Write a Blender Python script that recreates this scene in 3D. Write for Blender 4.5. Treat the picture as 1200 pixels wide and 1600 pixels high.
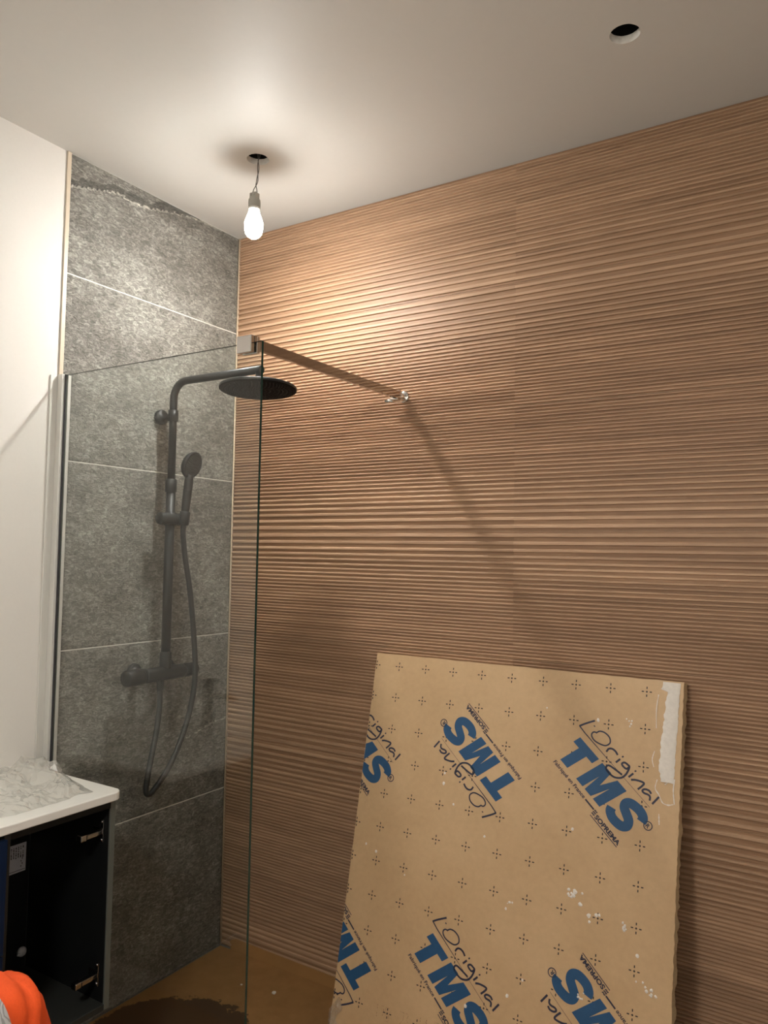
import bpy, bmesh, math, random
from mathutils import Vector, Matrix, noise

random.seed(7)
for o in list(bpy.data.objects):
    bpy.data.objects.remove(o, do_unlink=True)
scene = bpy.context.scene
COL = scene.collection
PI = math.pi
H = 2.793                                     # ceiling height

# ------------------------------------------------------------------ camera
YAW, PITCH, ROLL = -0.5619, 0.0553, 0.0165
CAMP = Vector((2.1503, -2.2768, 1.519))
fwd = Vector((math.sin(YAW)*math.cos(PITCH), math.cos(YAW)*math.cos(PITCH), math.sin(PITCH)))
rgt0 = Vector((math.cos(YAW), -math.sin(YAW), 0.0))
up0 = rgt0.cross(fwd)
rgt = math.cos(ROLL)*rgt0 + math.sin(ROLL)*up0
upv = -math.sin(ROLL)*rgt0 + math.cos(ROLL)*up0
cam_d = bpy.data.cameras.new('camera')
cam_d.sensor_fit = 'HORIZONTAL'
cam_d.sensor_width = 36.0
cam_d.lens = 36.0*1203.0/1200.0
cam_d.clip_start = 0.02
cam = bpy.data.objects.new('camera', cam_d)
COL.objects.link(cam)
m = Matrix((rgt, upv, -fwd)).transposed().to_4x4()
m.translation = CAMP
cam.matrix_world = m
scene.camera = cam

# ------------------------------------------------------------------ world, exposure
w = bpy.data.worlds.new('world')
scene.world = w
w.use_nodes = True
w.node_tree.nodes['Background'].inputs[0].default_value = (0.0, 0.0, 0.0, 1)
w.node_tree.nodes['Background'].inputs[1].default_value = 0.0
vs = scene.view_settings
scene.display_settings.display_device = 'sRGB'
vs.view_transform = 'Standard'
vs.look = 'None'
vs.gamma = 1.0
vs.use_curve_mapping = False
vs.exposure = 0.3
BULB_STRENGTH = 2550.0
FILL_STRENGTH = 84.0
BULB_COLOR = (1.0, 0.975, 0.93)

# ------------------------------------------------------------------ material helpers
def new_mat(name):
    mt = bpy.data.materials.new(name)
    mt.use_nodes = True
    nt = mt.node_tree
    return mt, nt, nt.nodes['Principled BSDF']

def node(nt, t, **kw):
    n = nt.nodes.new(t)
    for k, v in kw.items():
        setattr(n, k, v)
    return n

def simple(name, col, rough=0.5, metal=0.0, spec=0.5, var=0.0, bump=0.0, scale=40.0):
    mt, nt, b = new_mat(name)
    b.inputs['Base Color'].default_value = (*col, 1)
    b.inputs['Roughness'].default_value = rough
    b.inputs['Metallic'].default_value = metal
    b.inputs['Specular IOR Level'].default_value = spec
    tc = node(nt, 'ShaderNodeTexCoord')
    nz = node(nt, 'ShaderNodeTexNoise')
    nz.inputs['Scale'].default_value = scale
    nz.inputs['Detail'].default_value = 5
    nt.links.new(tc.outputs['Object'], nz.inputs['Vector'])
    if var > 0:
        mx = node(nt, 'ShaderNodeMix', data_type='RGBA')
        mx.inputs[6].default_value = (*[c*(1-var) for c in col], 1)
        mx.inputs[7].default_value = (*[min(1, c*(1+var)) for c in col], 1)
        nt.links.new(nz.outputs['Fac'], mx.inputs[0])
        nt.links.new(mx.outputs[2], b.inputs['Base Color'])
    if bump > 0:
        bp = node(nt, 'ShaderNodeBump')
        bp.inputs['Strength'].default_value = bump
        bp.inputs['Distance'].default_value = 0.002
        nt.links.new(nz.outputs['Fac'], bp.inputs['Height'])
        nt.links.new(bp.outputs['Normal'], b.inputs['Normal'])
    return mt

def ramp(nt, stops):
    r = node(nt, 'ShaderNodeValToRGB')
    el = r.color_ramp.elements
    while len(el) < len(stops):
        el.new(0.5)
    for e, (p, c) in zip(el, stops):
        e.position = p
        e.color = (*c, 1)
    return r

def mapped_noise(nt, vec, scale3, scale, detail, rough=0.5, dist=0.0):
    mp = node(nt, 'ShaderNodeMapping')
    mp.inputs['Scale'].default_value = scale3
    nt.links.new(vec, mp.inputs['Vector'])
    n = node(nt, 'ShaderNodeTexNoise')
    n.inputs['Scale'].default_value = scale
    n.inputs['Detail'].default_value = detail
    n.inputs['Roughness'].default_value = rough
    n.inputs['Distortion'].default_value = dist
    nt.links.new(mp.outputs[0], n.inputs['Vector'])
    return n

def jitter_coords(nt, amount=37.0):
    """object coordinates shifted by a per-object random offset"""
    tc = node(nt, 'ShaderNodeTexCoord')
    oi = node(nt, 'ShaderNodeObjectInfo')
    mu = node(nt, 'ShaderNodeMath', operation='MULTIPLY')
    mu.inputs[1].default_value = amount
    nt.links.new(oi.outputs['Random'], mu.inputs[0])
    ad = node(nt, 'ShaderNodeVectorMath', operation='ADD')
    nt.links.new(tc.outputs['Object'], ad.inputs[0])
    nt.links.new(mu.outputs[0], ad.inputs[1])
    return ad.outputs[0], oi

M = {}
M['white_paint'] = simple('white_paint', (0.74, 0.715, 0.67), 0.7, spec=0.2, var=0.02, bump=0.04, scale=120)
M['ceiling_paint'] = simple('ceiling_paint', (0.64, 0.625, 0.585), 0.55, spec=0.3, var=0.015, bump=0.02, scale=60)
M['hole_dark'] = simple('hole_dark', (0.03, 0.028, 0.025), 0.9)
M['plaster_edge'] = simple('plaster_edge', (0.82, 0.79, 0.73), 0.9, var=0.2, scale=90)
M['grout_light'] = simple('grout_light', (0.70, 0.68, 0.62), 0.9, var=0.05)
M['grout_beige'] = simple('grout_beige', (0.52, 0.38, 0.26), 0.9, var=0.08)
M['trim_beige'] = simple('trim_beige', (0.62, 0.53, 0.41), 0.45, var=0.03)
M['silicone'] = simple('silicone', (0.58, 0.46, 0.33), 0.5)
M['alu'] = simple('alu_satin', (0.66, 0.65, 0.61), 0.5, metal=0.25)
M['seal_dark'] = simple('seal_dark', (0.035, 0.035, 0.04), 0.35)
M['chrome'] = simple('chrome', (0.72, 0.70, 0.68), 0.10, metal=1.0)
M['black_matte'] = simple('black_matte', (0.014, 0.0145, 0.014), 0.42, spec=0.35, var=0.1, scale=200)
M['black_rubber'] = simple('black_rubber', (0.022, 0.022, 0.022), 0.45)
M['spray_plate'] = simple('spray_plate', (0.05, 0.05, 0.047), 0.5, spec=0.4)
M['black_face'] = simple('black_face', (0.010, 0.009, 0.009), 0.75, spec=0.08)
M['chrome_bar'] = simple('chrome_bar', (0.46, 0.43, 0.40), 0.08, metal=1.0)
M['nozzle'] = simple('nozzle_rubber', (0.035, 0.033, 0.031), 0.7, spec=0.15)
M['cabinet_dark'] = simple('cabinet_dark', (0.005, 0.0055, 0.0055), 0.55, spec=0.25, var=0.1)
M['cabinet_edge'] = simple('cabinet_edge', (0.10, 0.108, 0.092), 0.5, var=0.06)
M['cabinet_rail'] = simple('cabinet_rail', (0.024, 0.025, 0.022), 0.5, spec=0.3)
M['counter_white'] = simple('counter_white', (0.80, 0.79, 0.74), 0.3)
M['blue_film'] = simple('blue_film', (0.003, 0.013, 0.042), 0.4, spec=0.2)
M['steel_dull'] = simple('steel_dull', (0.34, 0.33, 0.32), 0.2, metal=1.0)
M['sticker_white'] = simple('sticker_white', (0.55, 0.56, 0.6), 0.5)
M['sticker_ink'] = simple('sticker_ink', (0.03, 0.03, 0.035), 0.6)
M['plastic_cap'] = simple('plastic_cap', (0.55, 0.56, 0.58), 0.4)
M['socket_white'] = simple('socket_white', (0.66, 0.64, 0.58), 0.4)
M['socket_grey'] = simple('socket_grey', (0.36, 0.345, 0.30), 0.5, var=0.1, scale=300)
M['wire_grey'] = simple('wire_grey', (0.10, 0.095, 0.085), 0.5)
M['print_blue'] = simple('print_blue', (0.014, 0.075, 0.175), 0.55, var=0.12, scale=60)
M['print_dark'] = simple('print_dark', (0.022, 0.024, 0.05), 0.55)
M['print_black'] = simple('print_black', (0.03, 0.02, 0.018), 0.6)
M['print_faint'] = simple('print_faint', (0.20, 0.11, 0.055), 0.7)
M['crease'] = simple('crease', (0.38, 0.24, 0.13), 0.7)
M['foam'] = simple('foam', (0.56, 0.43, 0.26), 0.9, var=0.2, bump=0.6, scale=160)
M['plaster_white'] = simple('plaster_white', (0.72, 0.67, 0.60), 0.8, var=0.12, bump=0.5, scale=90)
M['cardboard'] = simple('cardboard_brown', (0.36, 0.19, 0.066), 0.75, var=0.12, bump=0.1, scale=14)
def mat_wet_cardboard():
    """brown cardboard with one ragged damp stain"""
    mt, nt, b = new_mat('stained_cardboard')
    tc = node(nt, 'ShaderNodeTexCoord')
    n1 = mapped_noise(nt, tc.outputs['Object'], (1, 1, 1), 14, 5, 0.6)
    r = ramp(nt, [(0.3, (0.30, 0.155, 0.052)), (0.7, (0.38, 0.20, 0.070))])
    nt.links.new(n1.outputs['Fac'], r.inputs[0])
    n2 = mapped_noise(nt, tc.outputs['Object'], (1, 1, 0), 19, 5, 0.7)
    ds = node(nt, 'ShaderNodeVectorMath', operation='DISTANCE')
    ds.inputs[1].default_value = (0.30, -0.56, 0.001)
    nt.links.new(tc.outputs['Object'], ds.inputs[0])
    ad = node(nt, 'ShaderNodeMath', operation='MULTIPLY_ADD')
    ad.inputs[1].default_value = 0.16
    nt.links.new(n2.outputs['Fac'], ad.inputs[0])
    nt.links.new(ds.outputs['Value'], ad.inputs[2])
    st = node(nt, 'ShaderNodeMapRange')
    st.inputs['From Min'].default_value = 0.355
    st.inputs['From Max'].default_value = 0.360
    nt.links.new(ad.outputs[0], st.inputs['Value'])
    mx = node(nt, 'ShaderNodeMix', data_type='RGBA')
    mx.inputs[6].default_value = (0.085, 0.044, 0.017, 1)
    nt.links.new(st.outputs[0], mx.inputs[0])
    nt.links.new(r.outputs[0], mx.inputs[7])
    nt.links.new(mx.outputs[2], b.inputs['Base Color'])
    b.inputs['Roughness'].default_value = 0.75
    return mt
M['cardboard_stained'] = mat_wet_cardboard()
M['concrete'] = simple('concrete', (0.17, 0.16, 0.145), 0.7, var=0.15, bump=0.1, scale=9)
M['skin'] = simple('skin', (0.5, 0.3, 0.21), 0.5, var=0.08)
M['hair'] = simple('hair', (0.03, 0.02, 0.015), 0.6, var=0.3, scale=120)
M['trousers'] = simple('trousers', (0.035, 0.04, 0.055), 0.85, var=0.15, scale=60)
M['hivis'] = simple('hivis_orange', (0.95, 0.10, 0.012), 0.75, var=0.10, bump=0.25, scale=260)
M['boots'] = simple('boots', (0.03, 0.022, 0.016), 0.6)

def mat_reflective():
    mt, nt, b = new_mat('reflective_tape')
    tc = node(nt, 'ShaderNodeTexCoord')
    wv = node(nt, 'ShaderNodeTexWave', wave_type='BANDS', bands_direction='DIAGONAL')
    wv.inputs['Scale'].default_value = 190
    nt.links.new(tc.outputs['Object'], wv.inputs['Vector'])
    r = ramp(nt, [(0.2, (0.36, 0.36, 0.37)), (0.5, (0.62, 0.62, 0.64))])
    nt.links.new(wv.outputs['Fac'], r.inputs[0])
    nt.links.new(r.outputs[0], b.inputs['Base Color'])
    b.inputs['Roughness'].default_value = 0.4
    b.inputs['Metallic'].default_value = 0.2
    return mt
M['reflective'] = mat_reflective()

def mat_board():
    mt, nt, b = new_mat('kraft_facing')
    tc = node(nt, 'ShaderNodeTexCoord')
    n1 = mapped_noise(nt, tc.outputs['Object'], (1, 1, 1), 3.5, 6, 0.6)
    n2 = mapped_noise(nt, tc.outputs['Object'], (1, 1, 1), 60, 4, 0.6)
    r = ramp(nt, [(0.3, (0.55, 0.365, 0.19)), (0.7, (0.64, 0.44, 0.245))])
    nt.links.new(n1.outputs['Fac'], r.inputs[0])
    mx = node(nt, 'ShaderNodeMix', data_type='RGBA', blend_type='MULTIPLY')
    mx.inputs[0].default_value = 0.18
    nt.links.new(r.outputs[0], mx.inputs[6])
    nt.links.new(n2.outputs['Fac'], mx.inputs[7])
    nt.links.new(mx.outputs[2], b.inputs['Base Color'])
    b.inputs['Roughness'].default_value = 0.55
    bp = node(nt, 'ShaderNodeBump')
    bp.inputs['Strength'].default_value = 0.08
    bp.inputs['Distance'].default_value = 0.004
    nt.links.new(n1.outputs['Fac'], bp.inputs['Height'])
    nt.links.new(bp.outputs['Normal'], b.inputs['Normal'])
    return mt
M['board'] = mat_board()

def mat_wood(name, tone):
    mt, nt, b = new_mat(name)
    vec, oi = jitter_coords(nt)
    streak = mapped_noise(nt, vec, (0.9, 1.0, 55.0), 1.0, 4, 0.55)        # strip-to-strip tone
    grain = mapped_noise(nt, vec, (9.0, 9.0, 420.0), 1.0, 5, 0.65, 0.4)    # fine fibres
    broad = mapped_noise(nt, vec, (1.2, 1.0, 6.0), 1.0, 3, 0.5)            # cloudy patches
    r = ramp(nt, [(p_, tuple(c_*t_ for c_, t_ in zip(col_, tone))) for p_, col_ in ((0.30, (0.39, 0.251, 0.158)), (0.5, (0.49, 0.322, 0.206)), (0.70, (0.59, 0.398, 0.260)))])
    nt.links.new(streak.outputs['Fac'], r.inputs[0])
    g = ramp(nt, [(0.3, (0.74, 0.71, 0.69)), (0.65, (1.05, 1.04, 1.03))])
    nt.links.new(grain.outputs['Fac'], g.inputs[0])
    mx = node(nt, 'ShaderNodeMix', data_type='RGBA', blend_type='MULTIPLY')
    mx.inputs[0].default_value = 1.0
    nt.links.new(r.outputs[0], mx.inputs[6])
    nt.links.new(g.outputs[0], mx.inputs[7])
    bw = ramp(nt, [(0.3, (0.86, 0.84, 0.82)), (0.7, (1.06, 1.06, 1.06))])
    nt.links.new(broad.outputs['Fac'], bw.inputs[0])
    m2 = node(nt, 'ShaderNodeMix', data_type='RGBA', blend_type='MULTIPLY')
    m2.inputs[0].default_value = 1.0
    nt.links.new(mx.outputs[2], m2.inputs[6])
    nt.links.new(bw.outputs[0], m2.inputs[7])
    nt.links.new(m2.outputs[2], b.inputs['Base Color'])
    b.inputs['Roughness'].default_value = 0.55
    b.inputs['Specular IOR Level'].default_value = 0.4
    bp = node(nt, 'ShaderNodeBump')
    bp.inputs['Strength'].default_value = 0.12
    bp.inputs['Distance'].default_value = 0.0004
    nt.links.new(grain.outputs['Fac'], bp.inputs['Height'])
    nt.links.new(bp.outputs['Normal'], b.inputs['Normal'])
    return mt
M['wood'] = mat_wood('wood_ceramic_slat', (1.0, 1.0, 1.0))
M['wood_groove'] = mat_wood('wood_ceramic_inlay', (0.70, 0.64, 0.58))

def mat_slate(name, tone):
    mt, nt, b = new_mat(name)
    vec, oi = jitter_coords(nt)
    n1 = mapped_noise(nt, vec, (1, 0.75, 1.7), 62, 6, 0.66, 1.4)
    n1.inputs['Lacunarity'].default_value = 2.3
    n2 = mapped_noise(nt, vec, (1, 1, 1.5), 4.5, 8, 0.68, 0.5)
    n3 = mapped_noise(nt, vec, (1, 1, 1.6), 170, 3, 0.6)
    r = ramp(nt, [(p_, tuple(c_*tone for c_ in col_)) for p_, col_ in ((0.32, (0.085, 0.084, 0.076)), (0.5, (0.205, 0.202, 0.183)), (0.66, (0.42, 0.412, 0.378)))])
    nt.links.new(n1.outputs['Fac'], r.inputs[0])
    r2 = ramp(nt, [(0.3, (0.58, 0.55, 0.51)), (0.7, (1.30, 1.29, 1.26))])
    nt.links.new(n2.outputs['Fac'], r2.inputs[0])
    mx = node(nt, 'ShaderNodeMix', data_type='RGBA', blend_type='MULTIPLY')
    mx.inputs[0].default_value = 1.0
    nt.links.new(r.outputs[0], mx.inputs[6])
    nt.links.new(r2.outputs[0], mx.inputs[7])
    nt.links.new(mx.outputs[2], b.inputs['Base Color'])
    b.inputs['Roughness'].default_value = 0.36
    ad = node(nt, 'ShaderNodeMath', operation='ADD')
    nt.links.new(n1.outputs['Fac'], ad.inputs[0])
    nt.links.new(n3.outputs['Fac'], ad.inputs[1])
    bp = node(nt, 'ShaderNodeBump')
    bp.inputs['Strength'].default_value = 0.8
    bp.inputs['Distance'].default_value = 0.0045
    nt.links.new(ad.outputs[0], bp.inputs['Height'])
    nt.links.new(bp.outputs['Normal'], b.inputs['Normal'])
    return mt
M['slate'] = mat_slate('slate_ceramic', 1.0)
M['slate_lit_edge_vein'] = mat_slate('slate_lit_edge_vein_line', 1.9)  # painted light on the ridge's underside, and the pale stone vein lower down
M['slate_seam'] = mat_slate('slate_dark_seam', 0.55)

def mat_clear(name, tint, f0, power, rough, base_white=0.0):
    """thin clear sheet: straight-through transmission with Schlick mirror reflection"""
    mt = bpy.data.materials.new(name)
    mt.use_nodes = True
    nt = mt.node_tree
    nt.nodes.clear()
    out = node(nt, 'ShaderNodeOutputMaterial')
    tr = node(nt, 'ShaderNodeBsdfTransparent')
    tr.inputs[0].default_value = (*tint, 1)
    gl = node(nt, 'ShaderNodeBsdfGlossy')
    gl.inputs['Roughness'].default_value = rough
    lw = node(nt, 'ShaderNodeLayerWeight')
    lw.inputs['Blend'].default_value = 0.5
    pw = node(nt, 'ShaderNodeMath', operation='POWER')
    pw.inputs[1].default_value = power
    nt.links.new(lw.outputs['Facing'], pw.inputs[0])
    ma = node(nt, 'ShaderNodeMath', operation='MULTIPLY_ADD')
    ma.inputs[1].default_value = 1.0 - f0
    ma.inputs[2].default_value = f0
    nt.links.new(pw.outputs[0], ma.inputs[0])
    mx = node(nt, 'ShaderNodeMixShader')
    nt.links.new(ma.outputs[0], mx.inputs[0])
    last = tr.outputs[0]
    if base_white > 0:
        df = node(nt, 'ShaderNodeBsdfDiffuse')
        df.inputs[0].default_value = (0.85, 0.83, 0.78, 1)
        tl = node(nt, 'ShaderNodeBsdfTranslucent')
        tl.inputs[0].default_value = (0.85, 0.83, 0.78, 1)
        m0 = node(nt, 'ShaderNodeMixShader')
        m0.inputs[0].default_value = 0.5
        nt.links.new(df.outputs[0], m0.inputs[1])
        nt.links.new(tl.outputs[0], m0.inputs[2])
        m1 = node(nt, 'ShaderNodeMixShader')
        m1.inputs[0].default_value = base_white
        nt.links.new(tr.outputs[0], m1.inputs[1])
        nt.links.new(m0.outputs[0], m1.inputs[2])
        last = m1.outputs[0]
    nt.links.new(last, mx.inputs[1])
    nt.links.new(gl.outputs[0], mx.inputs[2])
    nt.links.new(mx.outputs[0], out.inputs['Surface'])
    return mt
M['glass'] = mat_clear('clear_glass', (0.955, 0.97, 0.96), 0.042, 4.2, 0.0)
M['film'] = mat_clear('clear_film', (0.985, 0.985, 0.98), 0.13, 3.0, 0.07, 0.24)
M['glass_edge'] = simple('glass_edge', (0.009, 0.042, 0.035), 0.12)

def mat_bulb(name, strength, beam=False):
    mt = bpy.data.materials.new(name)
    mt.use_nodes = True
    nt = mt.node_tree
    nt.nodes.clear()
    out = node(nt, 'ShaderNodeOutputMaterial')
    em = node(nt, 'ShaderNodeEmission')
    em.inputs[0].default_value = (*BULB_COLOR, 1)
    em.inputs[1].default_value = strength
    if beam:
        # LED bulb: the diffuser is brightest where it faces away from the socket
        ge = node(nt, 'ShaderNodeNewGeometry')
        sx = node(nt, 'ShaderNodeSeparateXYZ')
        nt.links.new(ge.outputs['Normal'], sx.inputs[0])
        mn = node(nt, 'ShaderNodeMath', operation='MINIMUM')
        mn.inputs[1].default_value = 0.0
        nt.links.new(sx.outputs['Z'], mn.inputs[0])
        sq = node(nt, 'ShaderNodeMath', operation='POWER')
        sq.inputs[1].default_value = 2.5
        ab = node(nt, 'ShaderNodeMath', operation='ABSOLUTE')
        nt.links.new(mn.outputs[0], ab.inputs[0])
        nt.links.new(ab.outputs[0], sq.inputs[0])
        ma = node(nt, 'ShaderNodeMath', operation='MULTIPLY_ADD')
        ma.inputs[1].default_value = strength*0.89
        ma.inputs[2].default_value = strength*0.11
        nt.links.new(sq.outputs[0], ma.inputs[0])
        nt.links.new(ma.outputs[0], em.inputs[1])
    nt.links.new(em.outputs[0], out.inputs['Surface'])
    return mt
M['bulb'] = mat_bulb('lit_bulb', BULB_STRENGTH, True)
M['fill_opal'] = mat_bulb('lit_fill_opal', FILL_STRENGTH)  # glow of the added, unseen fill lamp
M['bulb_neck'] = mat_bulb('lit_bulb_neck', 6.0)

# ------------------------------------------------------------------ mesh helpers
def link_mesh(name, bm, mats, parent=None, smooth=False):
    me = bpy.data.meshes.new(name)
    bm.normal_update()
    if smooth:
        for f in bm.faces:
            f.smooth = True
    bm.to_mesh(me)
    bm.free()
    if not isinstance(mats, (list, tuple)):
        mats = [mats]
    for mm in mats:
        me.materials.append(M[mm])
    o = bpy.data.objects.new(name, me)
    COL.objects.link(o)
    if parent:
        o.parent = parent
    return o

def thing(name, label, cat, loc=(0, 0, 0), group=None):
    o = bpy.data.objects.new(name, None)
    COL.objects.link(o)
    o.location = loc
    o.empty_display_size = 0.05
    o['label'] = label
    o['category'] = cat
    if group:
        o['group'] = group
    return o

def tag(o, label, cat, group=None, kind=None):
    o['label'] = label
    o['category'] = cat
    if group:
        o['group'] = group
    if kind:
        o['kind'] = kind
    return o

def structure(o, label, cat):
    o['kind'] = 'structure'
    o['label'] = label
    o['category'] = cat
    return o

def box(bm, x0, x1, y0, y1, z0, z1, bev=0.0, seg=2, mi=0):
    r = bmesh.ops.create_cube(bm, size=1.0)
    vs_ = r['verts']
    for v in vs_:
        v.co = Vector(((x0+x1)/2+v.co.x*(x1-x0), (y0+y1)/2+v.co.y*(y1-y0), (z0+z1)/2+v.co.z*(z1-z0)))
    fs = set(f for v in vs_ for f in v.link_faces)
    for f in fs:
        f.material_index = mi
    if bev > 0:
        es = list(set(e for f in fs for e in f.edges))
        bmesh.ops.bevel(bm, geom=es, offset=bev, segments=seg, profile=0.5, affect='EDGES')

def box_obj(name, dims, mat, parent=None, bev=0.0, seg=2, origin=None):
    bm = bmesh.new()
    box(bm, *dims, bev=bev, seg=seg)
    if origin:
        bmesh.ops.translate(bm, verts=bm.verts, vec=-Vector(origin))
    o = link_mesh(name, bm, mat, parent)
    if origin:
        o.location = origin
    return o

def frame_of(d):
    d = d.normalized()
    a = Vector((0, 0, 1)) if abs(d.z) < 0.95 else Vector((1, 0, 0))
    x = a.cross(d).normalized()
    return x, d.cross(x).normalized()

def tube(bm, pts, rad, seg=14, cap=True, mi=0):
    pts = [Vector(p) for p in pts]
    n = len(pts)
    rads = rad if isinstance(rad, (list, tuple)) else [rad]*n
    rings = []
    t0 = (pts[1]-pts[0]).normalized()
    x, y = frame_of(t0)
    prev = t0
    for i, p in enumerate(pts):
        if i == 0:
            t = t0
        elif i == n-1:
            t = (pts[i]-pts[i-1]).normalized()
        else:
            t = ((pts[i+1]-pts[i]).normalized()+(pts[i]-pts[i-1]).normalized()).normalized()
        q = prev.rotation_difference(t)
        x = q @ x
        y = q @ y
        prev = t
        rings.append([bm.verts.new(p+(x*math.cos(a)+y*math.sin(a))*rads[i]) for a in [2*PI*k/seg for k in range(seg)]])
    for a, b in zip(rings[:-1], rings[1:]):
        for k in range(seg):
            f = bm.faces.new((a[k], a[(k+1) % seg], b[(k+1) % seg], b[k]))
            f.smooth = True
            f.material_index = mi
    if cap:
        f = bm.faces.new(list(reversed(rings[0]))); f.material_index = mi
        f = bm.faces.new(rings[-1]); f.material_index = mi

def lathe(bm, prof, centre, axis=(0, 0, 1), seg=32, mi=0, smooth=True):
    """prof: list of (radius, height along axis)"""
    c = Vector(centre)
    ax = Vector(axis).normalized()
    x, y = frame_of(ax)
    rings = []
    for r, h in prof:
        if r < 1e-6:
            rings.append([bm.verts.new(c+ax*h)])
        else:
            rings.append([bm.verts.new(c+ax*h+(x*math.cos(a)+y*math.sin(a))*r) for a in [2*PI*k/seg for k in range(seg)]])
    for a, b in zip(rings[:-1], rings[1:]):
        for k in range(seg):
            k2 = (k+1) % seg
            if len(a) == 1 and len(b) == 1:
                continue
            if len(a) == 1:
                f = bm.faces.new((a[0], b[k2], b[k]))
            elif len(b) == 1:
                f = bm.faces.new((a[k], a[k2], b[0]))
            else:
                f = bm.faces.new((a[k], a[k2], b[k2], b[k]))
            f.smooth = smooth
            f.material_index = mi

def catmull(pts, sub=8):
    P = [Vector(p) for p in pts]
    P = [2*P[0]-P[1]] + P + [2*P[-1]-P[-2]]
    out = []
    for i in range(1, len(P)-2):
        for k in range(sub):
            t = k/sub
            a, b, c, d = P[i-1], P[i], P[i+1], P[i+2]
            out.append(0.5*((2*b)+(c-a)*t+(2*a-5*b+4*c-d)*t*t+(3*b-a-3*c+d)*t*t*t))
    out.append(P[-2])
    return out

# ------------------------------------------------------------------ room shell
RX, RY = 2.60, -2.85                           # right wall, wall behind the camera
floor = box_obj('floor', (-0.1, RX+0.1, RY-0.1, 0.1, -0.1, 0.0), 'concrete')
structure(floor, 'dark grey floor of the small room', 'floor')

wall_left = box_obj('wall_left', (-0.12, -0.003, RY-0.1, 0.1, 0.0, H), ['white_paint'])
structure(wall_left, 'white painted wall that carries the grey slate tiles of the shower', 'wall')
wall_back = box_obj('wall_back', (-0.003, RX+0.1, 0.008, 0.12, 0.0, H), 'grout_beige')
structure(wall_back, 'wall covered in ribbed wood-look tiles', 'wall')
wall_right = box_obj('wall_right', (RX, RX+0.12, RY-0.1, 0.008, 0.0, H), 'white_paint')
structure(wall_right, 'plain white wall out of the frame on the right', 'wall')
wall_front = box_obj('wall_front', (-0.003, RX, RY-0.12, RY, 0.0, H), 'white_paint')
structure(wall_front, 'plain white wall behind the photographer', 'wall')

# ceiling slab with two drilled spotlight holes
HOLES = [(0.492, -0.446, 0.036), (1.668, -0.447, 0.036)]
def make_ceiling():
    bm = bmesh.new()
    edges = []
    def loop(pts):
        v = [bm.verts.new((x, y, H)) for x, y in pts]
        for i in range(len(v)):
            edges.append(bm.edges.new((v[i], v[(i+1) % len(v)])))
    loop([(-0.12, RY-0.12), (RX+0.12, RY-0.12), (RX+0.12, 0.12), (-0.12, 0.12)])
    for hx, hy, hr in HOLES:
        random.seed(int(hx*100))
        loop([(hx+(hr+random.uniform(-.0007, .0007))*math.cos(2*PI*k/40), hy+(hr+random.uniform(-.0007, .0007))*math.sin(2*PI*k/40)) for k in range(40)])
    bmesh.ops.triangle_fill(bm, use_beauty=True, use_dissolve=False, edges=edges)
    for f in list(bm.faces):
        c = f.calc_center_median()
        if any((c.x-hx)**2+(c.y-hy)**2 < (hr*0.9)**2 for hx, hy, hr in HOLES):
            bm.faces.remove(f)
    bmesh.ops.recalc_face_normals(bm, faces=bm.faces)
    r = bmesh.ops.extrude_face_region(bm, geom=list(bm.faces))
    bmesh.ops.translate(bm, verts=[g for g in r['geom'] if isinstance(g, bmesh.types.BMVert)], vec=(0, 0, 0.020))
    bmesh.ops.recalc_face_normals(bm, faces=bm.faces)
    for f in bm.faces:
        c = f.calc_center_median()
        if abs(f.normal.z) < 0.3 and any((c.x-hx)**2+(c.y-hy)**2 < (hr*1.1)**2 for hx, hy, hr in HOLES):
            f.material_index = 1
    return link_mesh('ceiling', bm, ['ceiling_paint', 'plaster_edge'])
ceiling = make_ceiling()
structure(ceiling, 'white plasterboard ceiling with two round spotlight holes', 'ceiling')
void = box_obj('ceiling_void', (-0.12, RX+0.12, RY-0.12, 0.12, H+0.16, H+0.2), 'hole_dark', ceiling)
for k, (hx, hy, hr) in enumerate(HOLES):       # dark well above each hole
    bm = bmesh.new()
    lathe(bm, [(hr+0.03, 0.0), (hr+0.03, 0.139)], (hx, hy, H+0.0202), seg=24)
    link_mesh('hole_well', bm, 'hole_dark', ceiling)

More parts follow.
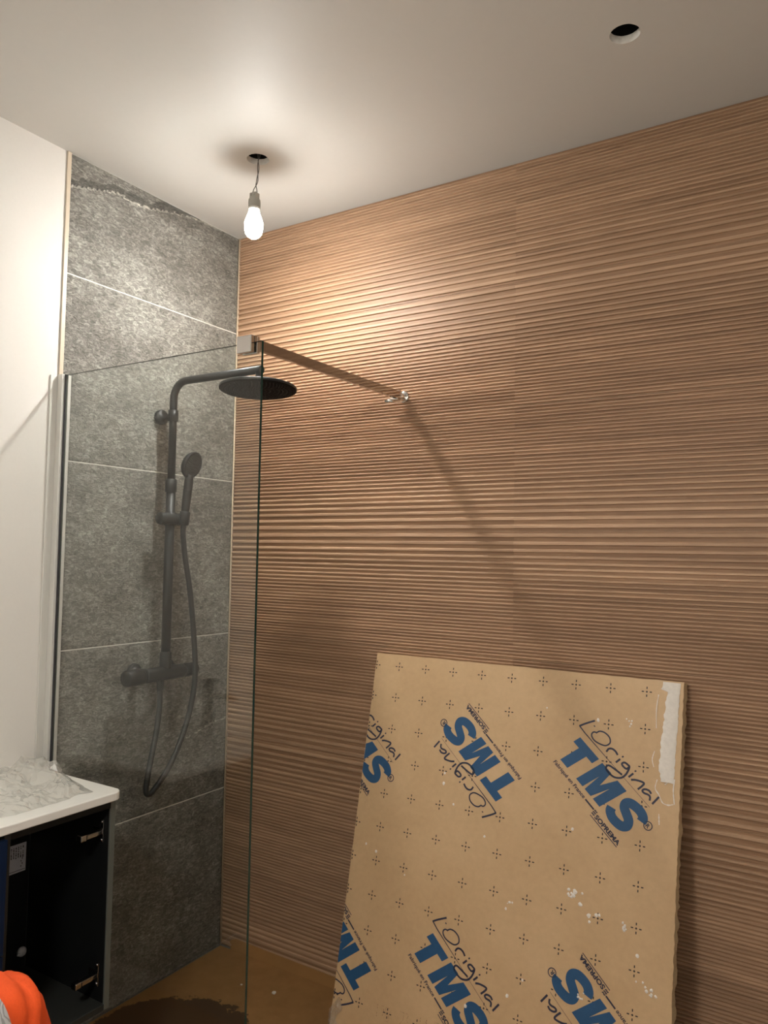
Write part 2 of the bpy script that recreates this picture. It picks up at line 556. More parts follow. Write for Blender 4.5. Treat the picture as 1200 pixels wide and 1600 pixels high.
# ---- grey slate tiles on the left wall (rows of 0.60 m)
TILE_END = -0.783
ridge = [(-0.80, 2.683), (-0.778, 2.687), (-0.687, 2.712), (-0.598, 2.738), (-0.516, 2.731), (-0.445, 2.741), (-0.356, 2.766), (-0.228, 2.787), (0.0, 2.80)]
vein = [(-0.50, 0.755), (-0.30, 0.800), (-0.182, 0.835), (-0.083, 0.861), (0.02, 0.872)]
def interp(tab, x):
    for (a, b), (c, d) in zip(tab[:-1], tab[1:]):
        if a <= x <= c:
            return b+(d-b)*(x-a)/(c-a)
    return tab[-1][1] if x > tab[-1][0] else tab[0][1]
def slate_tile(z0, z1, k):
    z0 += 0.0016 if k else 0.0
    z1 -= 0.0016
    y0, y1 = TILE_END, -0.003
    ny = 150
    nz = max(8, int((z1-z0)/0.0052))
    bm = bmesh.new()
    grid = []
    for j in range(nz+1):
        row = []
        for i in range(ny+1):
            y = y0+(y1-y0)*i/ny
            z = z0+(z1-z0)*j/nz
            edge = min(1.0, min(i, ny-i, j, nz-j)/2.5)
            p = Vector((3.1*k, y, z))
            d = 0.0016*noise.fractal(p*14, 0.8, 2.1, 5)
            d += 0.0011*noise.noise(Vector((k*5.0, y*55+z*18, z*75-y*20)))
            if k == 4:
                zz = interp(ridge, y)+0.004*noise.noise(Vector((y*40, 3, 1)))
                t = (z-zz)
                d = d*0.5+(0.0045*math.exp(-t/0.030) if t > 0 else -0.0026*math.exp(t/0.016))
            if k == 1:
                zz = interp(vein, y)
                t = z-zz
                if y > -0.35:
                    d += 0.002*(1/(1+math.exp(-t/0.004)) - 0.5)*math.exp(-abs(t)/0.03)
            row.append(bm.verts.new((edge*max(-0.0027, min(0.0048, d)) - (1-edge)*0.001, y, z)))
        grid.append(row)
    for j in range(nz):
        for i in range(ny):
            f = bm.faces.new((grid[j][i], grid[j][i+1], grid[j+1][i+1], grid[j+1][i]))
            f.smooth = True
            c = f.calc_center_median()
            if k == 4:                         # dark seam in the stone; lit underside of its ledge painted pale
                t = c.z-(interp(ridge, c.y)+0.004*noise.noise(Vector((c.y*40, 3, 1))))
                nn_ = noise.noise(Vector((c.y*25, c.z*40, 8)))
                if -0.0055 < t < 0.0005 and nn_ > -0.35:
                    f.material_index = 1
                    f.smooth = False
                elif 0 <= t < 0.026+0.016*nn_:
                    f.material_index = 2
            if k == 1 and c.y > -0.30:
                t = c.z-interp(vein, c.y)
                if abs(t) < 0.003 and noise.noise(Vector((c.y*30, 2, 8))) > -0.2:
                    f.material_index = 1
    # thickness: rim back to the wall face
    rim = grid[0] + [r[-1] for r in grid[1:]] + list(reversed(grid[-1][:-1])) + [r[0] for r in reversed(grid[1:-1])]
    back = [bm.verts.new((-0.0029, v.co.y, v.co.z)) for v in rim]
    for i in range(len(rim)):
        j = (i+1) % len(rim)
        bm.faces.new((rim[j], rim[i], back[i], back[j]))
    o = link_mesh('tile', bm, ['slate', 'slate_lit_edge_vein', 'slate_seam'], wall_left)
    return o
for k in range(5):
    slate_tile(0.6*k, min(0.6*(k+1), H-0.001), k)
for k in range(1, 5):
    box_obj('grout_joint', (-0.0028, -0.0002, TILE_END, -0.004, 0.6*k-0.0017, 0.6*k+0.0017), 'grout_light', wall_left)
# cream edge profile where the slate ends
trim_1 = box_obj('trim_1', (-0.003, 0.003, -0.797, TILE_END, 0.0, H-0.0005), 'trim_beige', bev=0.001)
structure(trim_1, 'cream edge profile between white paint and grey slate tiles', 'trim')
bm = bmesh.new()
tube(bm, [(0.0015, -0.0015, 0.002), (0.0015, -0.0015, H-0.001)], 0.0028, seg=8)
trim_2 = link_mesh('trim_2', bm, 'silicone')
structure(trim_2, 'thin beige silicone joint in the corner between slate and wood tiles', 'trim')

# ---- ribbed wood tiles (1.20 x 0.40 m), rib pitch runs from 25 mm to 10 mm across a tile
def rib_profile(height, flip):
    N = 29
    p = [10.0+15.5*math.exp(-k/5.8) for k in range(N)]
    s = (height)/sum(p)
    p = [v*s for v in p]                       # from the wide end to the fine end
    if flip:
        p = p[::-1]
    D = 0.0056
    pts = [(0.0, D)]
    z = 0.0
    for v in p:
        g = 0.54*v                             # groove, then raised slat
        b = min(0.0016, 0.10*v)
        pts += [(z+g*0.5-b*0.3, D), (z+g*0.5+b*0.7, 0.0006), (z+g*0.5+b*1.3, 0.0),
                (z+v-g*0.5-b*1.3, 0.0), (z+v-g*0.5-b*0.7, 0.0006), (z+v-g*0.5+b*0.3, D)]
        z += v
    pts.append((height, D))
    return pts
def wood_mesh(width, height, flip, cut=None):
    bm = bmesh.new()
    prof = rib_profile(height, flip)
    if cut:
        prof = [q for q in prof if q[0] < cut]+[(cut, 0.0056)]
    a = [bm.verts.new((0, y, z)) for z, y in prof]
    b = [bm.verts.new((width, y, z)) for z, y in prof]
    for i in range(len(prof)-1):
        fc = bm.faces.new((a[i], b[i], b[i+1], a[i+1]))
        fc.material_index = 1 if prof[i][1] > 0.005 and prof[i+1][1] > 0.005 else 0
    z0, z1 = prof[0][0], prof[-1][0]
    c = [bm.verts.new(q) for q in ((0, 0.008, z0), (width, 0.008, z0), (width, 0.008, z1), (0, 0.008, z1))]
    bm.faces.new((c[0], c[1], b[0], a[0]))
    bm.faces.new((a[-1], b[-1], c[2], c[3]))
    bm.faces.new([c[3], c[0]]+a)
    bm.faces.new(([c[1], c[2]]+b[::-1])[::1])
    bmesh.ops.recalc_face_normals(bm, faces=bm.faces)
    me = bpy.data.meshes.new('ribbed_tile')
    bm.to_mesh(me)
    bm.free()
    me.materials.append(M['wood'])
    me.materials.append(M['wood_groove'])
    return me
GAP = 0.0016
cols = [(0.0, 1.2), (1.2, 2.4), (2.4, RX)]
cache = {}
for r in range(7):
    z0 = 0.4*r
    flip = (r % 2 == 1)
    h = 0.4-GAP
    cut = None
    if z0+0.4 > H:
        cut = H-z0-GAP/2-0.0005
    for ci, (x0, x1) in enumerate(cols):
        key = (ci == 2, flip, cut is not None)
        if key not in cache:
            cache[key] = wood_mesh(x1-x0-GAP, h, flip, cut)
        o = bpy.data.objects.new('tile', cache[key])
        COL.objects.link(o)
        o.location = (x0+GAP/2+(0.002 if ci == 0 else 0), 0.0, z0+GAP/2)
        o.parent = wall_back

# ------------------------------------------------------------------ hanging bulb
BX, BY = 0.484, -0.449
bulb = thing('light_bulb', 'lit white bulb hanging on two bare wires from the ceiling hole', 'light bulb', (BX, BY, H))
bm = bmesh.new()
prof = [(0.0, -0.2615), (0.010, -0.2598), (0.019, -0.2545), (0.0255, -0.246), (0.0285, -0.235), (0.0292, -0.225), (0.0290, -0.2165)]
lathe(bm, prof, (0, 0, 0), seg=36)
link_mesh('globe', bm, 'bulb', bulb)
bm = bmesh.new()
prof = [(0.0288, -0.2165), (0.0308, -0.2145), (0.0312, -0.2130), (0.0302, -0.2105), (0.0275, -0.201), (0.0240, -0.191), (0.0205, -0.182), (0.0180, -0.174), (0.0168, -0.1665)]
lathe(bm, prof, (0, 0, 0), seg=36)
link_mesh('neck', bm, 'bulb_neck', bulb)
bm = bmesh.new()
lathe(bm, [(0.0, -0.1668), (0.0185, -0.1668), (0.0195, -0.1655), (0.0195, -0.1615), (0.0180, -0.1600), (0.0, -0.1600)], (0, 0, 0), seg=32, smooth=False)
link_mesh('bulb_collar', bm, 'socket_white', bulb)
bm = bmesh.new()
lathe(bm, [(0.0, -0.1600), (0.0195, -0.1600), (0.0200, -0.1450), (0.0190, -0.1345), (0.0150, -0.1330), (0.0, -0.1330)], (0, 0, 0), seg=32, smooth=False)
link_mesh('socket', bm, 'socket_grey', bulb)
bm = bmesh.new()
box(bm, -0.0125, 0.0125, -0.011, 0.011, -0.1332, -0.112, bev=0.002)
lathe(bm, [(0.0, 0.0), (0.0035, 0.0), (0.0035, 0.002), (0.0, 0.002)], (0.006, -0.011, -0.121), axis=(0, -1, 0), seg=12)
lathe(bm, [(0.0, 0.0), (0.0035, 0.0), (0.0035, 0.002), (0.0, 0.002)], (-0.006, -0.011, -0.121), axis=(0, -1, 0), seg=12)
link_mesh('terminal_block', bm, 'socket_grey', bulb)
for s, ph in ((-1, 0.0), (1, PI)):
    pts = [(s*0.0105, 0, -0.115), (s*0.006+0.002, 0, -0.098), (0.006+0.0022*math.cos(ph), 0.004*math.sin(ph)+0.001*s, -0.086)]
    for k in range(1, 7):
        a = ph+k*0.95
        pts.append((0.008+0.002*k*0.8+0.0020*math.cos(a)-0.0009*max(0, k-3)*2, 0.0022*math.sin(a), -0.086+k*0.0135))
    pts.append((0.012+0.003*s, 0.003, 0.006))
    pts.append((0.016+0.008*s, 0.006*s, 0.05))
    bm = bmesh.new()
    tube(bm, catmull(pts, 6), 0.0014, seg=8)
    link_mesh('wire', bm, 'wire_grey', bulb)

# unseen fill lamp added to brighten the lower room; cap keeps ceiling dim
lamp = thing('added_fill_lamp', 'unseen white fill lamp added behind the photographer to brighten the lower room', 'lamp', (1.45, -2.55, H))
bm = bmesh.new()
lathe(bm, [(0.0, -0.0005), (0.05, -0.0005), (0.05, -0.02), (0.04, -0.028), (0.0, -0.028)], (0, 0, 0), seg=32)
link_mesh('fill_rose', bm, 'socket_white', lamp)
bm = bmesh.new()
tube(bm, [(0, 0, -0.028), (0, 0, -0.44)], 0.003, seg=10)
link_mesh('fill_cord', bm, 'socket_white', lamp)
bm = bmesh.new()
lathe(bm, [(0.0, -0.42), (0.03, -0.422), (0.11, -0.445), (0.165, -0.485), (0.170, -0.500), (0.160, -0.4935), (0.0, -0.4935)], (0, 0, 0), seg=40)
link_mesh('fill_cap', bm, 'socket_white', lamp)
bm = bmesh.new()
lathe(bm, [(0.152, -0.494), (0.150, -0.515), (0.135, -0.540), (0.100, -0.560), (0.05, -0.571), (0.0, -0.574)], (0, 0, 0), seg=40)
link_mesh('fill_shade', bm, 'fill_opal', lamp)

# ------------------------------------------------------------------ shower screen
GY0, GY1 = -0.789, -0.781
GX1, GZ1 = 0.832, 2.066
scr = thing('shower_screen', 'clear fixed glass shower panel with chrome support bar to the wood wall', 'shower screen', (0.42, -0.785, 0.0))
def sub(o, parent_loc):
    pass
def scr_obj(name, bm, mats, par=None, smooth=False):
    bmesh.ops.translate(bm, verts=bm.verts, vec=-Vector(scr.location))
    return link_mesh(name, bm, mats, par or scr, smooth)
bm = bmesh.new()
box(bm, 0.012, GX1, GY0, GY1, 0.004, GZ1)
bm.normal_update()
for f in bm.faces:
    f.material_index = 0 if abs(f.normal.y) > 0.9 else 1
scr_obj('glass_pane', bm, ['glass', 'glass_edge'])
bm = bmesh.new()
box(bm, 0.0032, 0.026, -0.8025, -0.7895, 0.003, GZ1+0.001, bev=0.0012)
box(bm, 0.0032, 0.026, -0.7805, -0.7695, 0.003, GZ1+0.001, bev=0.0012)
box(bm, 0.0032, 0.0115, -0.7895, -0.7805, 0.003, GZ1+0.001)
scr_obj('wall_profile', bm, 'alu')
bm = bmesh.new()
box(bm, -0.0028, 0.0032, -0.826, -0.7972, 0.003, GZ1-0.004, bev=0.001)
scr_obj('profile_flange', bm, 'alu')
bm = bmesh.new()
box(bm, 0.0262, 0.0305, -0.7935, -0.7892, 0.003, GZ1)
scr_obj('seal', bm, 'seal_dark')
bm = bmesh.new()
box(bm, 0.757, 0.808, -0.803, -0.7895, 2.038, 2.083, bev=0.002)
box(bm, 0.757, 0.808, -0.7805, -0.768, 2.038, 2.083, bev=0.002)
box(bm, 0.757, 0.808, -0.7895, -0.7805, 2.0665, 2.083)
scr_obj('glass_clamp', bm, 'chrome')
bm = bmesh.new()
box(bm, 0.785, 0.797, -0.768, -0.030, 2.052, 2.081, bev=0.002)
scr_obj('support_bar', bm, 'chrome_bar')
bm = bmesh.new()
lathe(bm, [(0.0, 0.0), (0.021, 0.0), (0.021, 0.004), (0.017, 0.006), (0.0, 0.006)], (0.790, -0.0002, 2.067), axis=(0, -1, 0), seg=28)
lathe(bm, [(0.010, 0.005), (0.010, 0.020), (0.007, 0.026), (0.0, 0.026)], (0.790, -0.0002, 2.067), axis=(0, -1, 0), seg=20)
lathe(bm, [(0.0, -0.018), (0.0085, -0.018), (0.0085, 0.018), (0.0, 0.018)], (0.790, -0.031, 2.0665), axis=(0, 0, 1), seg=20)
box(bm, 0.776, 0.806, -0.068, -0.026, 2.046, 2.0515, bev=0.0015)
lathe(bm, [(0.0, 0.0), (0.008, 0.0), (0.008, 0.030), (0.0, 0.032)], (0.776, -0.047, 2.0475), axis=(-1, 0, 0), seg=16)
scr_obj('wall_bracket', bm, 'chrome')

# ------------------------------------------------------------------ shower column
PX, PY = 0.070, -0.386
shw = thing('shower_column', 'matt black shower column with rain head and hand shower on slate wall', 'shower', (0.0, PY, 1.10))
def shw_obj(name, bm, mats, par=None, smooth=False):
    bmesh.ops.translate(bm, verts=bm.verts, vec=-Vector(shw.location))
    return link_mesh(name, bm, mats, par or shw, smooth)
ARM_Z = 2.118
bm = bmesh.new()
pts = [(PX, PY, 1.76), (PX, PY, ARM_Z-0.06)]
for k in range(1, 9):
    a = k/8*PI/2
    pts.append((PX+0.06-0.06*math.cos(a), PY, ARM_Z-0.06+0.06*math.sin(a)))
pts.append((0.478, PY, ARM_Z))
tube(bm, pts, 0.0135, seg=18)
shw_obj('upper_pipe', bm, 'black_matte')
bm = bmesh.new()
tube(bm, [(PX, PY, 1.10), (PX, PY, 1.77)], 0.0165, seg=18)
shw_obj('riser_pipe', bm, 'black_matte')
bm = bmesh.new()
lathe(bm, [(0.0167, 0.0), (0.0205, 0.002), (0.0205, 0.044), (0.0170, 0.048), (0.0137, 0.048)], (PX, PY, 1.725), seg=24)
shw_obj('height_collar', bm, 'black_matte')
bm = bmesh.new()
lathe(bm, [(0.0, 0.003), (0.0265, 0.003), (0.0265, 0.016), (0.0235, 0.020), (0.0095, 0.020), (0.0095, PX-0.006)], (0, PY, 1.998), axis=(1, 0, 0), seg=26)
lathe(bm, [(0.0137, -0.020), (0.0180, -0.019), (0.0180, 0.019), (0.0137, 0.020)], (PX, PY, 1.998), seg=24)
shw_obj('wall_bracket', bm, 'black_matte')
# rain head
HX, HY, HZ = 0.466, -0.388, 2.050
HEAD_AXIS = Vector((-0.036, 0.042, 1.0)).normalized()   # head swivelled a few degrees on its ball joint
hax, hay = frame_of(HEAD_AXIS)
bm = bmesh.new()
R = 0.126
lathe(bm, [(0.0, 0.016), (0.020, 0.016), (0.05, 0.013), (R-0.003, 0.0115), (R, 0.009), (R, 0.001), (R-0.003, -0.001), (R-0.012, -0.001), (0.0, -0.001)], (HX, HY, HZ), axis=HEAD_AXIS, seg=64)
for fc in bm.faces:
    if (fc.calc_center_median()-Vector((HX, HY, HZ))).dot(HEAD_AXIS) < 0.0005:
        fc.material_index = 1
        fc.smooth = False
head = shw_obj('rain_head', bm, ['black_matte', 'black_face'])
bm = bmesh.new()
lathe(bm, [(0.017, 0.010), (0.015, 0.022), (0.011, 0.028), (0.012, 0.038), (0.0095, 0.044), (0.0095, 0.060)], (HX, HY, HZ), seg=24)
shw_obj('ball_joint', bm, 'black_matte', head)
head_nozzles = bmesh.new()
for ring in range(1, 9):
    n = ring*7
    for k in range(n):
        a = 2*PI*k/n+ring*0.4
        rr = ring*0.0135
        lathe(head_nozzles, [(0.0022, -0.0008), (0.0017, -0.0038), (0.0, -0.0040)], Vector((HX, HY, HZ))+(hax*math.cos(a)+hay*math.sin(a))*rr, axis=HEAD_AXIS, seg=7)
nz = shw_obj('nozzles', head_nozzles, 'nozzle', head)
nz['kind'] = 'stuff'
# slider and hand shower
bm = bmesh.new()
lathe(bm, [(0.0, -0.058), (0.0185, -0.058), (0.0210, -0.055), (0.0210, 0.062), (0.0185, 0.067), (0.0, 0.067)], (PX+0.010, PY, 1.632), axis=(0, 1, 0), seg=24)
lathe(bm, [(0.0167, -0.024), (0.0225, -0.022), (0.0225, 0.022), (0.0167, 0.024)], (PX, PY, 1.632), seg=24)
lathe(bm, [(0.011, -0.024), (0.017, -0.022), (0.0185, 0.024), (0.0135, 0.026)], (PX+0.040, PY+0.030, 1.634), axis=(0.065, 0.06, 1), seg=22)
shw_obj('slider', bm, 'black_matte')
hs_axis = Vector((0.065, 0.06, 1)).normalized()
hb = Vector((PX+0.040, PY+0.030, 1.640))
bm = bmesh.new()
hp = [hb+hs_axis*t for t in (-0.03, 0.0, 0.05, 0.10, 0.128, 0.150)]
tube(bm, hp, [0.0115, 0.0135, 0.0150, 0.0155, 0.0155, 0.013], seg=18)
fn = Vector((0.93, 0.16, -0.32)).normalized()
hc = hb+hs_axis*0.185+Vector((0.004, 0, 0))
lathe(bm, [(0.0, -0.018), (0.030, -0.017), (0.044, -0.010), (0.049, -0.002), (0.049, 0.006), (0.046, 0.009), (0.041, 0.009)], hc, axis=fn, seg=40)
hand = shw_obj('hand_shower', bm, 'black_matte')
bm = bmesh.new()
lathe(bm, [(0.0415, 0.009), (0.040, 0.0075), (0.0, 0.0075)], hc, axis=fn, seg=36)
fx, fy = frame_of(fn)
for ring in range(0, 6):
    n = max(1, ring*6)
    for k in range(n):
        a = 2*PI*k/n+ring
        c = hc+(fx*math.cos(a)+fy*math.sin(a))*ring*0.0072
        lathe(bm, [(0.0019, 0.0074), (0.0014, 0.0105), (0.0, 0.0108)], c, axis=fn, seg=6)
sf = shw_obj('spray_face', bm, 'spray_plate', hand)
bm = bmesh.new()
tube(bm, [hb+hs_axis*0.094+(fx*math.cos(a)+fy*math.sin(a))*0.0 + (Vector((math.cos(a), math.sin(a), 0))*0.0146) for a in [2*PI*k/20 for k in range(21)]], 0.0016, seg=6)
shw_obj('cable_tie', bm, 'black_rubber', hand)
# hose
bm = bmesh.new()
hose = [hb-hs_axis*0.028, (0.106, -0.356, 1.575), (0.102, -0.338, 1.49), (0.100, -0.312, 1.39), (0.102, -0.294, 1.27), (0.105, -0.283, 1.16), (0.108, -0.281, 1.07), (0.106, -0.293, 0.98),
        (0.103, -0.325, 0.88), (0.100, -0.380, 0.780), (0.098, -0.435, 0.722), (0.096, -0.462, 0.704), (0.092, -0.473, 0.722), (0.088, -0.456, 0.80), (0.082, -0.428, 0.90), (0.076, -0.412, 0.98), (0.072, -0.409, 1.045)]
tube(bm, catmull(hose, 8), 0.0098, seg=14)
shw_obj('hose', bm, 'black_rubber')
# thermostatic bar mixer
bm = bmesh.new()
MZ = 1.095
lathe(bm, [(0.0, -0.085), (0.0225, -0.085), (0.0245, -0.082), (0.0245, 0.085), (0.0225, 0.088), (0.0, 0.088)], (PX, PY-0.005, MZ), axis=(0, 1, 0), seg=28)
mixer = shw_obj('mixer_body', bm, 'black_matte')
for s, ys in ((-1, PY-0.128), (1, PY+0.110)):
    bm = bmesh.new()
    L = 0.046
    lathe(bm, [(0.0, -L*0.9), (0.0250, -L*0.9), (0.0275, -L*0.8), (0.0275, L*0.5), (0.0240, L*0.62), (0.0, L*0.62)] if s < 0 else
          [(0.0, -L*0.5), (0.0220, -L*0.5), (0.0240, -L*0.4), (0.0240, L*0.55), (0.0215, L*0.7), (0.0, L*0.7)], (PX, ys, MZ), axis=(0, 1, 0), seg=28)
    shw_obj('knob', bm, 'black_matte', mixer)
for ys in (PY-0.080, PY+0.070):
    bm = bmesh.new()
    lathe(bm, [(0.0, 0.003), (0.031, 0.003), (0.031, 0.008), (0.026, 0.014), (0.016, 0.016), (0.0145, 0.060)], (0, ys, MZ+0.006), axis=(1, 0, 0), seg=30)
    shw_obj('escutcheon', bm, 'black_matte', mixer)
bm = bmesh.new()
lathe(bm, [(0.0180, 0.0), (0.0205, 0.004), (0.0205, 0.055), (0.0170, 0.060)], (PX, PY, MZ+0.015), seg=24)
shw_obj('riser_nut', bm, 'black_matte', mixer)
bm = bmesh.new()
lathe(bm, [(0.0125, 0.0), (0.0125, -0.03), (0.0105, -0.045), (0.0, -0.046)], (PX+0.002, PY-0.022, MZ-0.016), seg=20)
shw_obj('hose_nut', bm, 'black_matte', mixer)

# ------------------------------------------------------------------ cardboard on the shower floor
def ragged(x0, x1, n, amp, seed):
    random.seed(seed)
    return [(x0+(x1-x0)*i/n, random.uniform(-amp, amp)) for i in range(n+1)]
bm = bmesh.new()
box(bm, 0.008, 1.95, -1.22, -0.007, 0.0002, 0.0017)
sheet = link_mesh('cardboard_sheet', bm, 'cardboard_stained')
tag(sheet, 'brown cardboard sheet with a dark damp stain laid flat over the shower floor', 'cardboard')
bm = bmesh.new()
prof = []
random.seed(3)
top = [(0.060, 0.012)] + [(0.060+0.006*math.sin(k*2.1), 0.012+0.008*k) for k in range(1, 4)] + [(0.085, 0.047), (0.20, 0.0445), (0.36, 0.043), (0.52, 0.0425), (0.80, 0.042), (1.2, 0.042)]
bot = [(1.2, 0.0021), (0.062, 0.0021)]
loop = top+bot
fa = [bm.verts.new((x, -0.0075-0.02*max(0, 0.045-z)*(1 if z < .02 else .5), z)) for x, z in loop]
fb = [bm.verts.new((v.co.x, v.co.y+0.0035, v.co.z)) for v in fa]
bm.faces.new(fa)
bm.faces.new(fb[::-1])
for i in range(len(fa)):
    j = (i+1) % len(fa)
    bm.faces.new((fa[j], fa[i], fb[i], fb[j]))
bmesh.ops.recalc_face_normals(bm, faces=bm.faces)
flap = link_mesh('cardboard_strip', bm, 'cardboard')
tag(flap, 'narrow brown cardboard strip standing along the foot of the ribbed wood wall', 'cardboard')
for i, (x, y, s, lb) in enumerate([(0.39, -0.143, 0.010, 'larger white plaster crumb lying on the cardboard in the shower'), (0.262, -0.165, 0.005, 'tiny white plaster crumb on the cardboard near the glass edge')]):
    bm = bmesh.new()
    bmesh.ops.create_icosphere(bm, subdivisions=1, radius=s)
    random.seed(i)
    for v in bm.verts:
        v.co *= random.uniform(0.6, 1.2)
        v.co.z = max(v.co.z*0.45, -s*0.3)
    o = link_mesh('plaster_crumb', bm, 'plaster_white')
    o.location = (x, y, 0.0018+s*0.3)
    tag(o, lb, 'debris')

# ------------------------------------------------------------------ leaning insulation board
TH = math.radians(12.2)
BW, BH, BT = 0.988, 1.2, 0.050
bup = Vector((0, math.sin(TH), math.cos(TH)))
bnor = Vector((0, -math.cos(TH), math.sin(TH)))
borg = Vector((0.732, -0.05, 1.186))-bup*BH
board = thing('insulation_board', 'large kraft-faced insulation board with blue printing leaning on the wood wall', 'board', borg)
mw = Matrix((Vector((1, 0, 0)), bup, bnor)).transposed().to_4x4()
mw.translation = borg
board.matrix_world = mw
# local axes: X right, Y up, Z out of the face.  (u, v) below: u right, v down from the top edge
random.seed(11)
bm = bmesh.new()
outline = [(0.0, 0.0)]
outline += [(BW*i/26, 0.0) for i in range(1, 26)] + [(BW, 0.0)]
NR = 120
outline += [(BW-0.001+random.uniform(-0.0012, 0.0012), BH*i/NR) for i in range(1, NR)]
outline += [(BW, BH)]
outline += [(BW*(1-i/26), BH-random.uniform(0, 0.0022)) for i in range(1, 26)]
outline += [(0.0, BH)]
outline += [(random.uniform(-0.0008, 0.0008), BH*(1-i/40)) for i in range(1, 40)]
f = bm.faces.new([bm.verts.new((x, y, -0.0015)) for x, y in outline])
r = bmesh.ops.extrude_face_region(bm, geom=[f])
nv = [g for g in r['geom'] if isinstance(g, bmesh.types.BMVert)]
bmesh.ops.translate(bm, verts=nv, vec=(0, 0, -BT+0.0015))
for v in nv:
    if abs(v.co.x-BW) < 0.02 and 0.01 < v.co.y < BH-0.01:
        v.co.x += random.uniform(-0.003, 0.0025)
bmesh.ops.recalc_face_normals(bm, faces=bm.faces)
link_mesh('foam_core', bm, 'foam', board)
bm = bmesh.new()
f = bm.faces.new([bm.verts.new((x+(0.0012 if x > BW*0.9 else 0), y, 0.0)) for x, y in outline])
r = bmesh.ops.extrude_face_region(bm, geom=[f])
bmesh.ops.translate(bm, verts=[g for g in r['geom'] if isinstance(g, bmesh.types.BMVert)], vec=(0, 0, -0.0014))
bmesh.ops.recalc_face_normals(bm, faces=bm.faces)
facing = link_mesh('kraft_facing', bm, 'board', board)

PZ = 0.0006
def uv(u, v):
    return Vector((u, BH-v, PZ))
def ribbon(bm, pts, wd, mi=0, tf=lambda s, n: (s, n), z=0.0, closed=False):
    P = [Vector((*tf(*p), 0)) for p in pts]
    n = len(P)
    wds = wd if isinstance(wd, (list, tuple)) else [wd]*n
    L, Rr = [], []
    for i in range(n):
        a = P[max(0, i-1)]
        c = P[min(n-1, i+1)]
        d = (c-a)
        if d.length < 1e-9:
            d = Vector((1, 0, 0))
        d.normalize()
        nn = Vector((-d.y, d.x, 0))*wds[i]*0.5
        L.append(bm.verts.new((P[i].x+nn.x, P[i].y+nn.y, PZ+z)))
        Rr.append(bm.verts.new((P[i].x-nn.x, P[i].y-nn.y, PZ+z)))
    for i in range(n-1):
        fc = bm.faces.new((L[i], Rr[i], Rr[i+1], L[i+1]))
        fc.material_index = mi
def poly(bm, pts, mi=0, tf=lambda s, n: (s, n), z=0.0):
    vsn = [bm.verts.new((*tf(*p), PZ+z)) for p in pts]
    fc = bm.faces.new(vsn)
    fc.material_index = mi
    bmesh.ops.triangulate(bm, faces=[fc])
def smooth2(pts, sub=5):
    return [(p.x, p.y) for p in catmull([(a, b, 0) for a, b in pts], sub)]
def text_into(bm, body, s0, n0, size, width, tf, mi, bold=0.0, shear=0.0, z=0.0):
    cu = bpy.data.curves.new('lettering', 'FONT')
    cu.body = body
    cu.size = size
    cu.offset = bold
    cu.shear = shear
    cu.resolution_u = 3
    ob = bpy.data.objects.new('lettering_tmp', cu)
    COL.objects.link(ob)
    dg = bpy.context.evaluated_depsgraph_get()
    me = bpy.data.meshes.new_from_object(ob.evaluated_get(dg))
    bpy.data.objects.remove(ob)
    xs = [v.co.x for v in me.vertices]
    x0, x1 = min(xs), max(xs)
    k = width/(x1-x0) if width else 1.0
    vv = [bm.verts.new((*tf(s0+(v.co.x-x0)*k, n0+v.co.y), PZ+z)) for v in me.vertices]
    for p in me.polygons:
        try:
            fc = bm.faces.new([vv[i] for i in p.vertices])
            fc.material_index = mi
        except ValueError:
            pass
    bpy.data.meshes.remove(me)

HAND = {
 'O': [(0.0452, 0.026), (0.0487, 0.0359), (0.0601, 0.0434), (0.0753, 0.0451), (0.086, 0.0401), (0.0901, 0.0322), (0.0863, 0.0204), (0.0736, 0.0121), (0.0574, 0.0066), (0.0444, 0.0083), (0.0383, 0.0144), (0.0395, 0.0222), (0.0471, 0.0265)],
 'r': [(0.0998, 0.0108), (0.0986, 0.0217), (0.1049, 0.029), (0.1156, 0.0312), (0.1263, 0.0289)],
 'i1': [(0.1367, 0.0113), (0.1381, 0.027)], 'd1': [(0.1362, 0.0371), (0.1402, 0.0362)],
 'g': [(0.1683, 0.0309), (0.1669, 0.0217), (0.155, 0.0196), (0.1494, 0.0225), (0.1528, 0.03), (0.1633, 0.0324), (0.1687, 0.0315), (0.1743, 0.0193), (0.1766, 0.0068), (0.1744, -0.006), (0.1625, -0.0187), (0.1456, -0.023), (0.1316, -0.0214), (0.1276, -0.0136), (0.1329, -0.0076), (0.1513, -0.0025), (0.1704, 0.0017)],
 'i2': [(0.1859, 0.0111), (0.1872, 0.0279)], 'd2': [(0.1848, 0.0371), (0.1884, 0.0359)],
 'n': [(0.1949, 0.0114), (0.2031, 0.0207), (0.2162, 0.0298), (0.2236, 0.0313), (0.2246, 0.0201), (0.2234, 0.008)],
 'a': [(0.2537, 0.0276), (0.2445, 0.0289), (0.2351, 0.023), (0.2333, 0.0156), (0.2402, 0.0143), (0.2502, 0.0197), (0.2572, 0.0195), (0.2631, 0.0121)],
 'l': [(0.2733, 0.0111), (0.2716, 0.0381)], 'ap': [(0.0263, 0.0335), (0.0310, 0.0343)]}
ANG = math.radians(41.96)
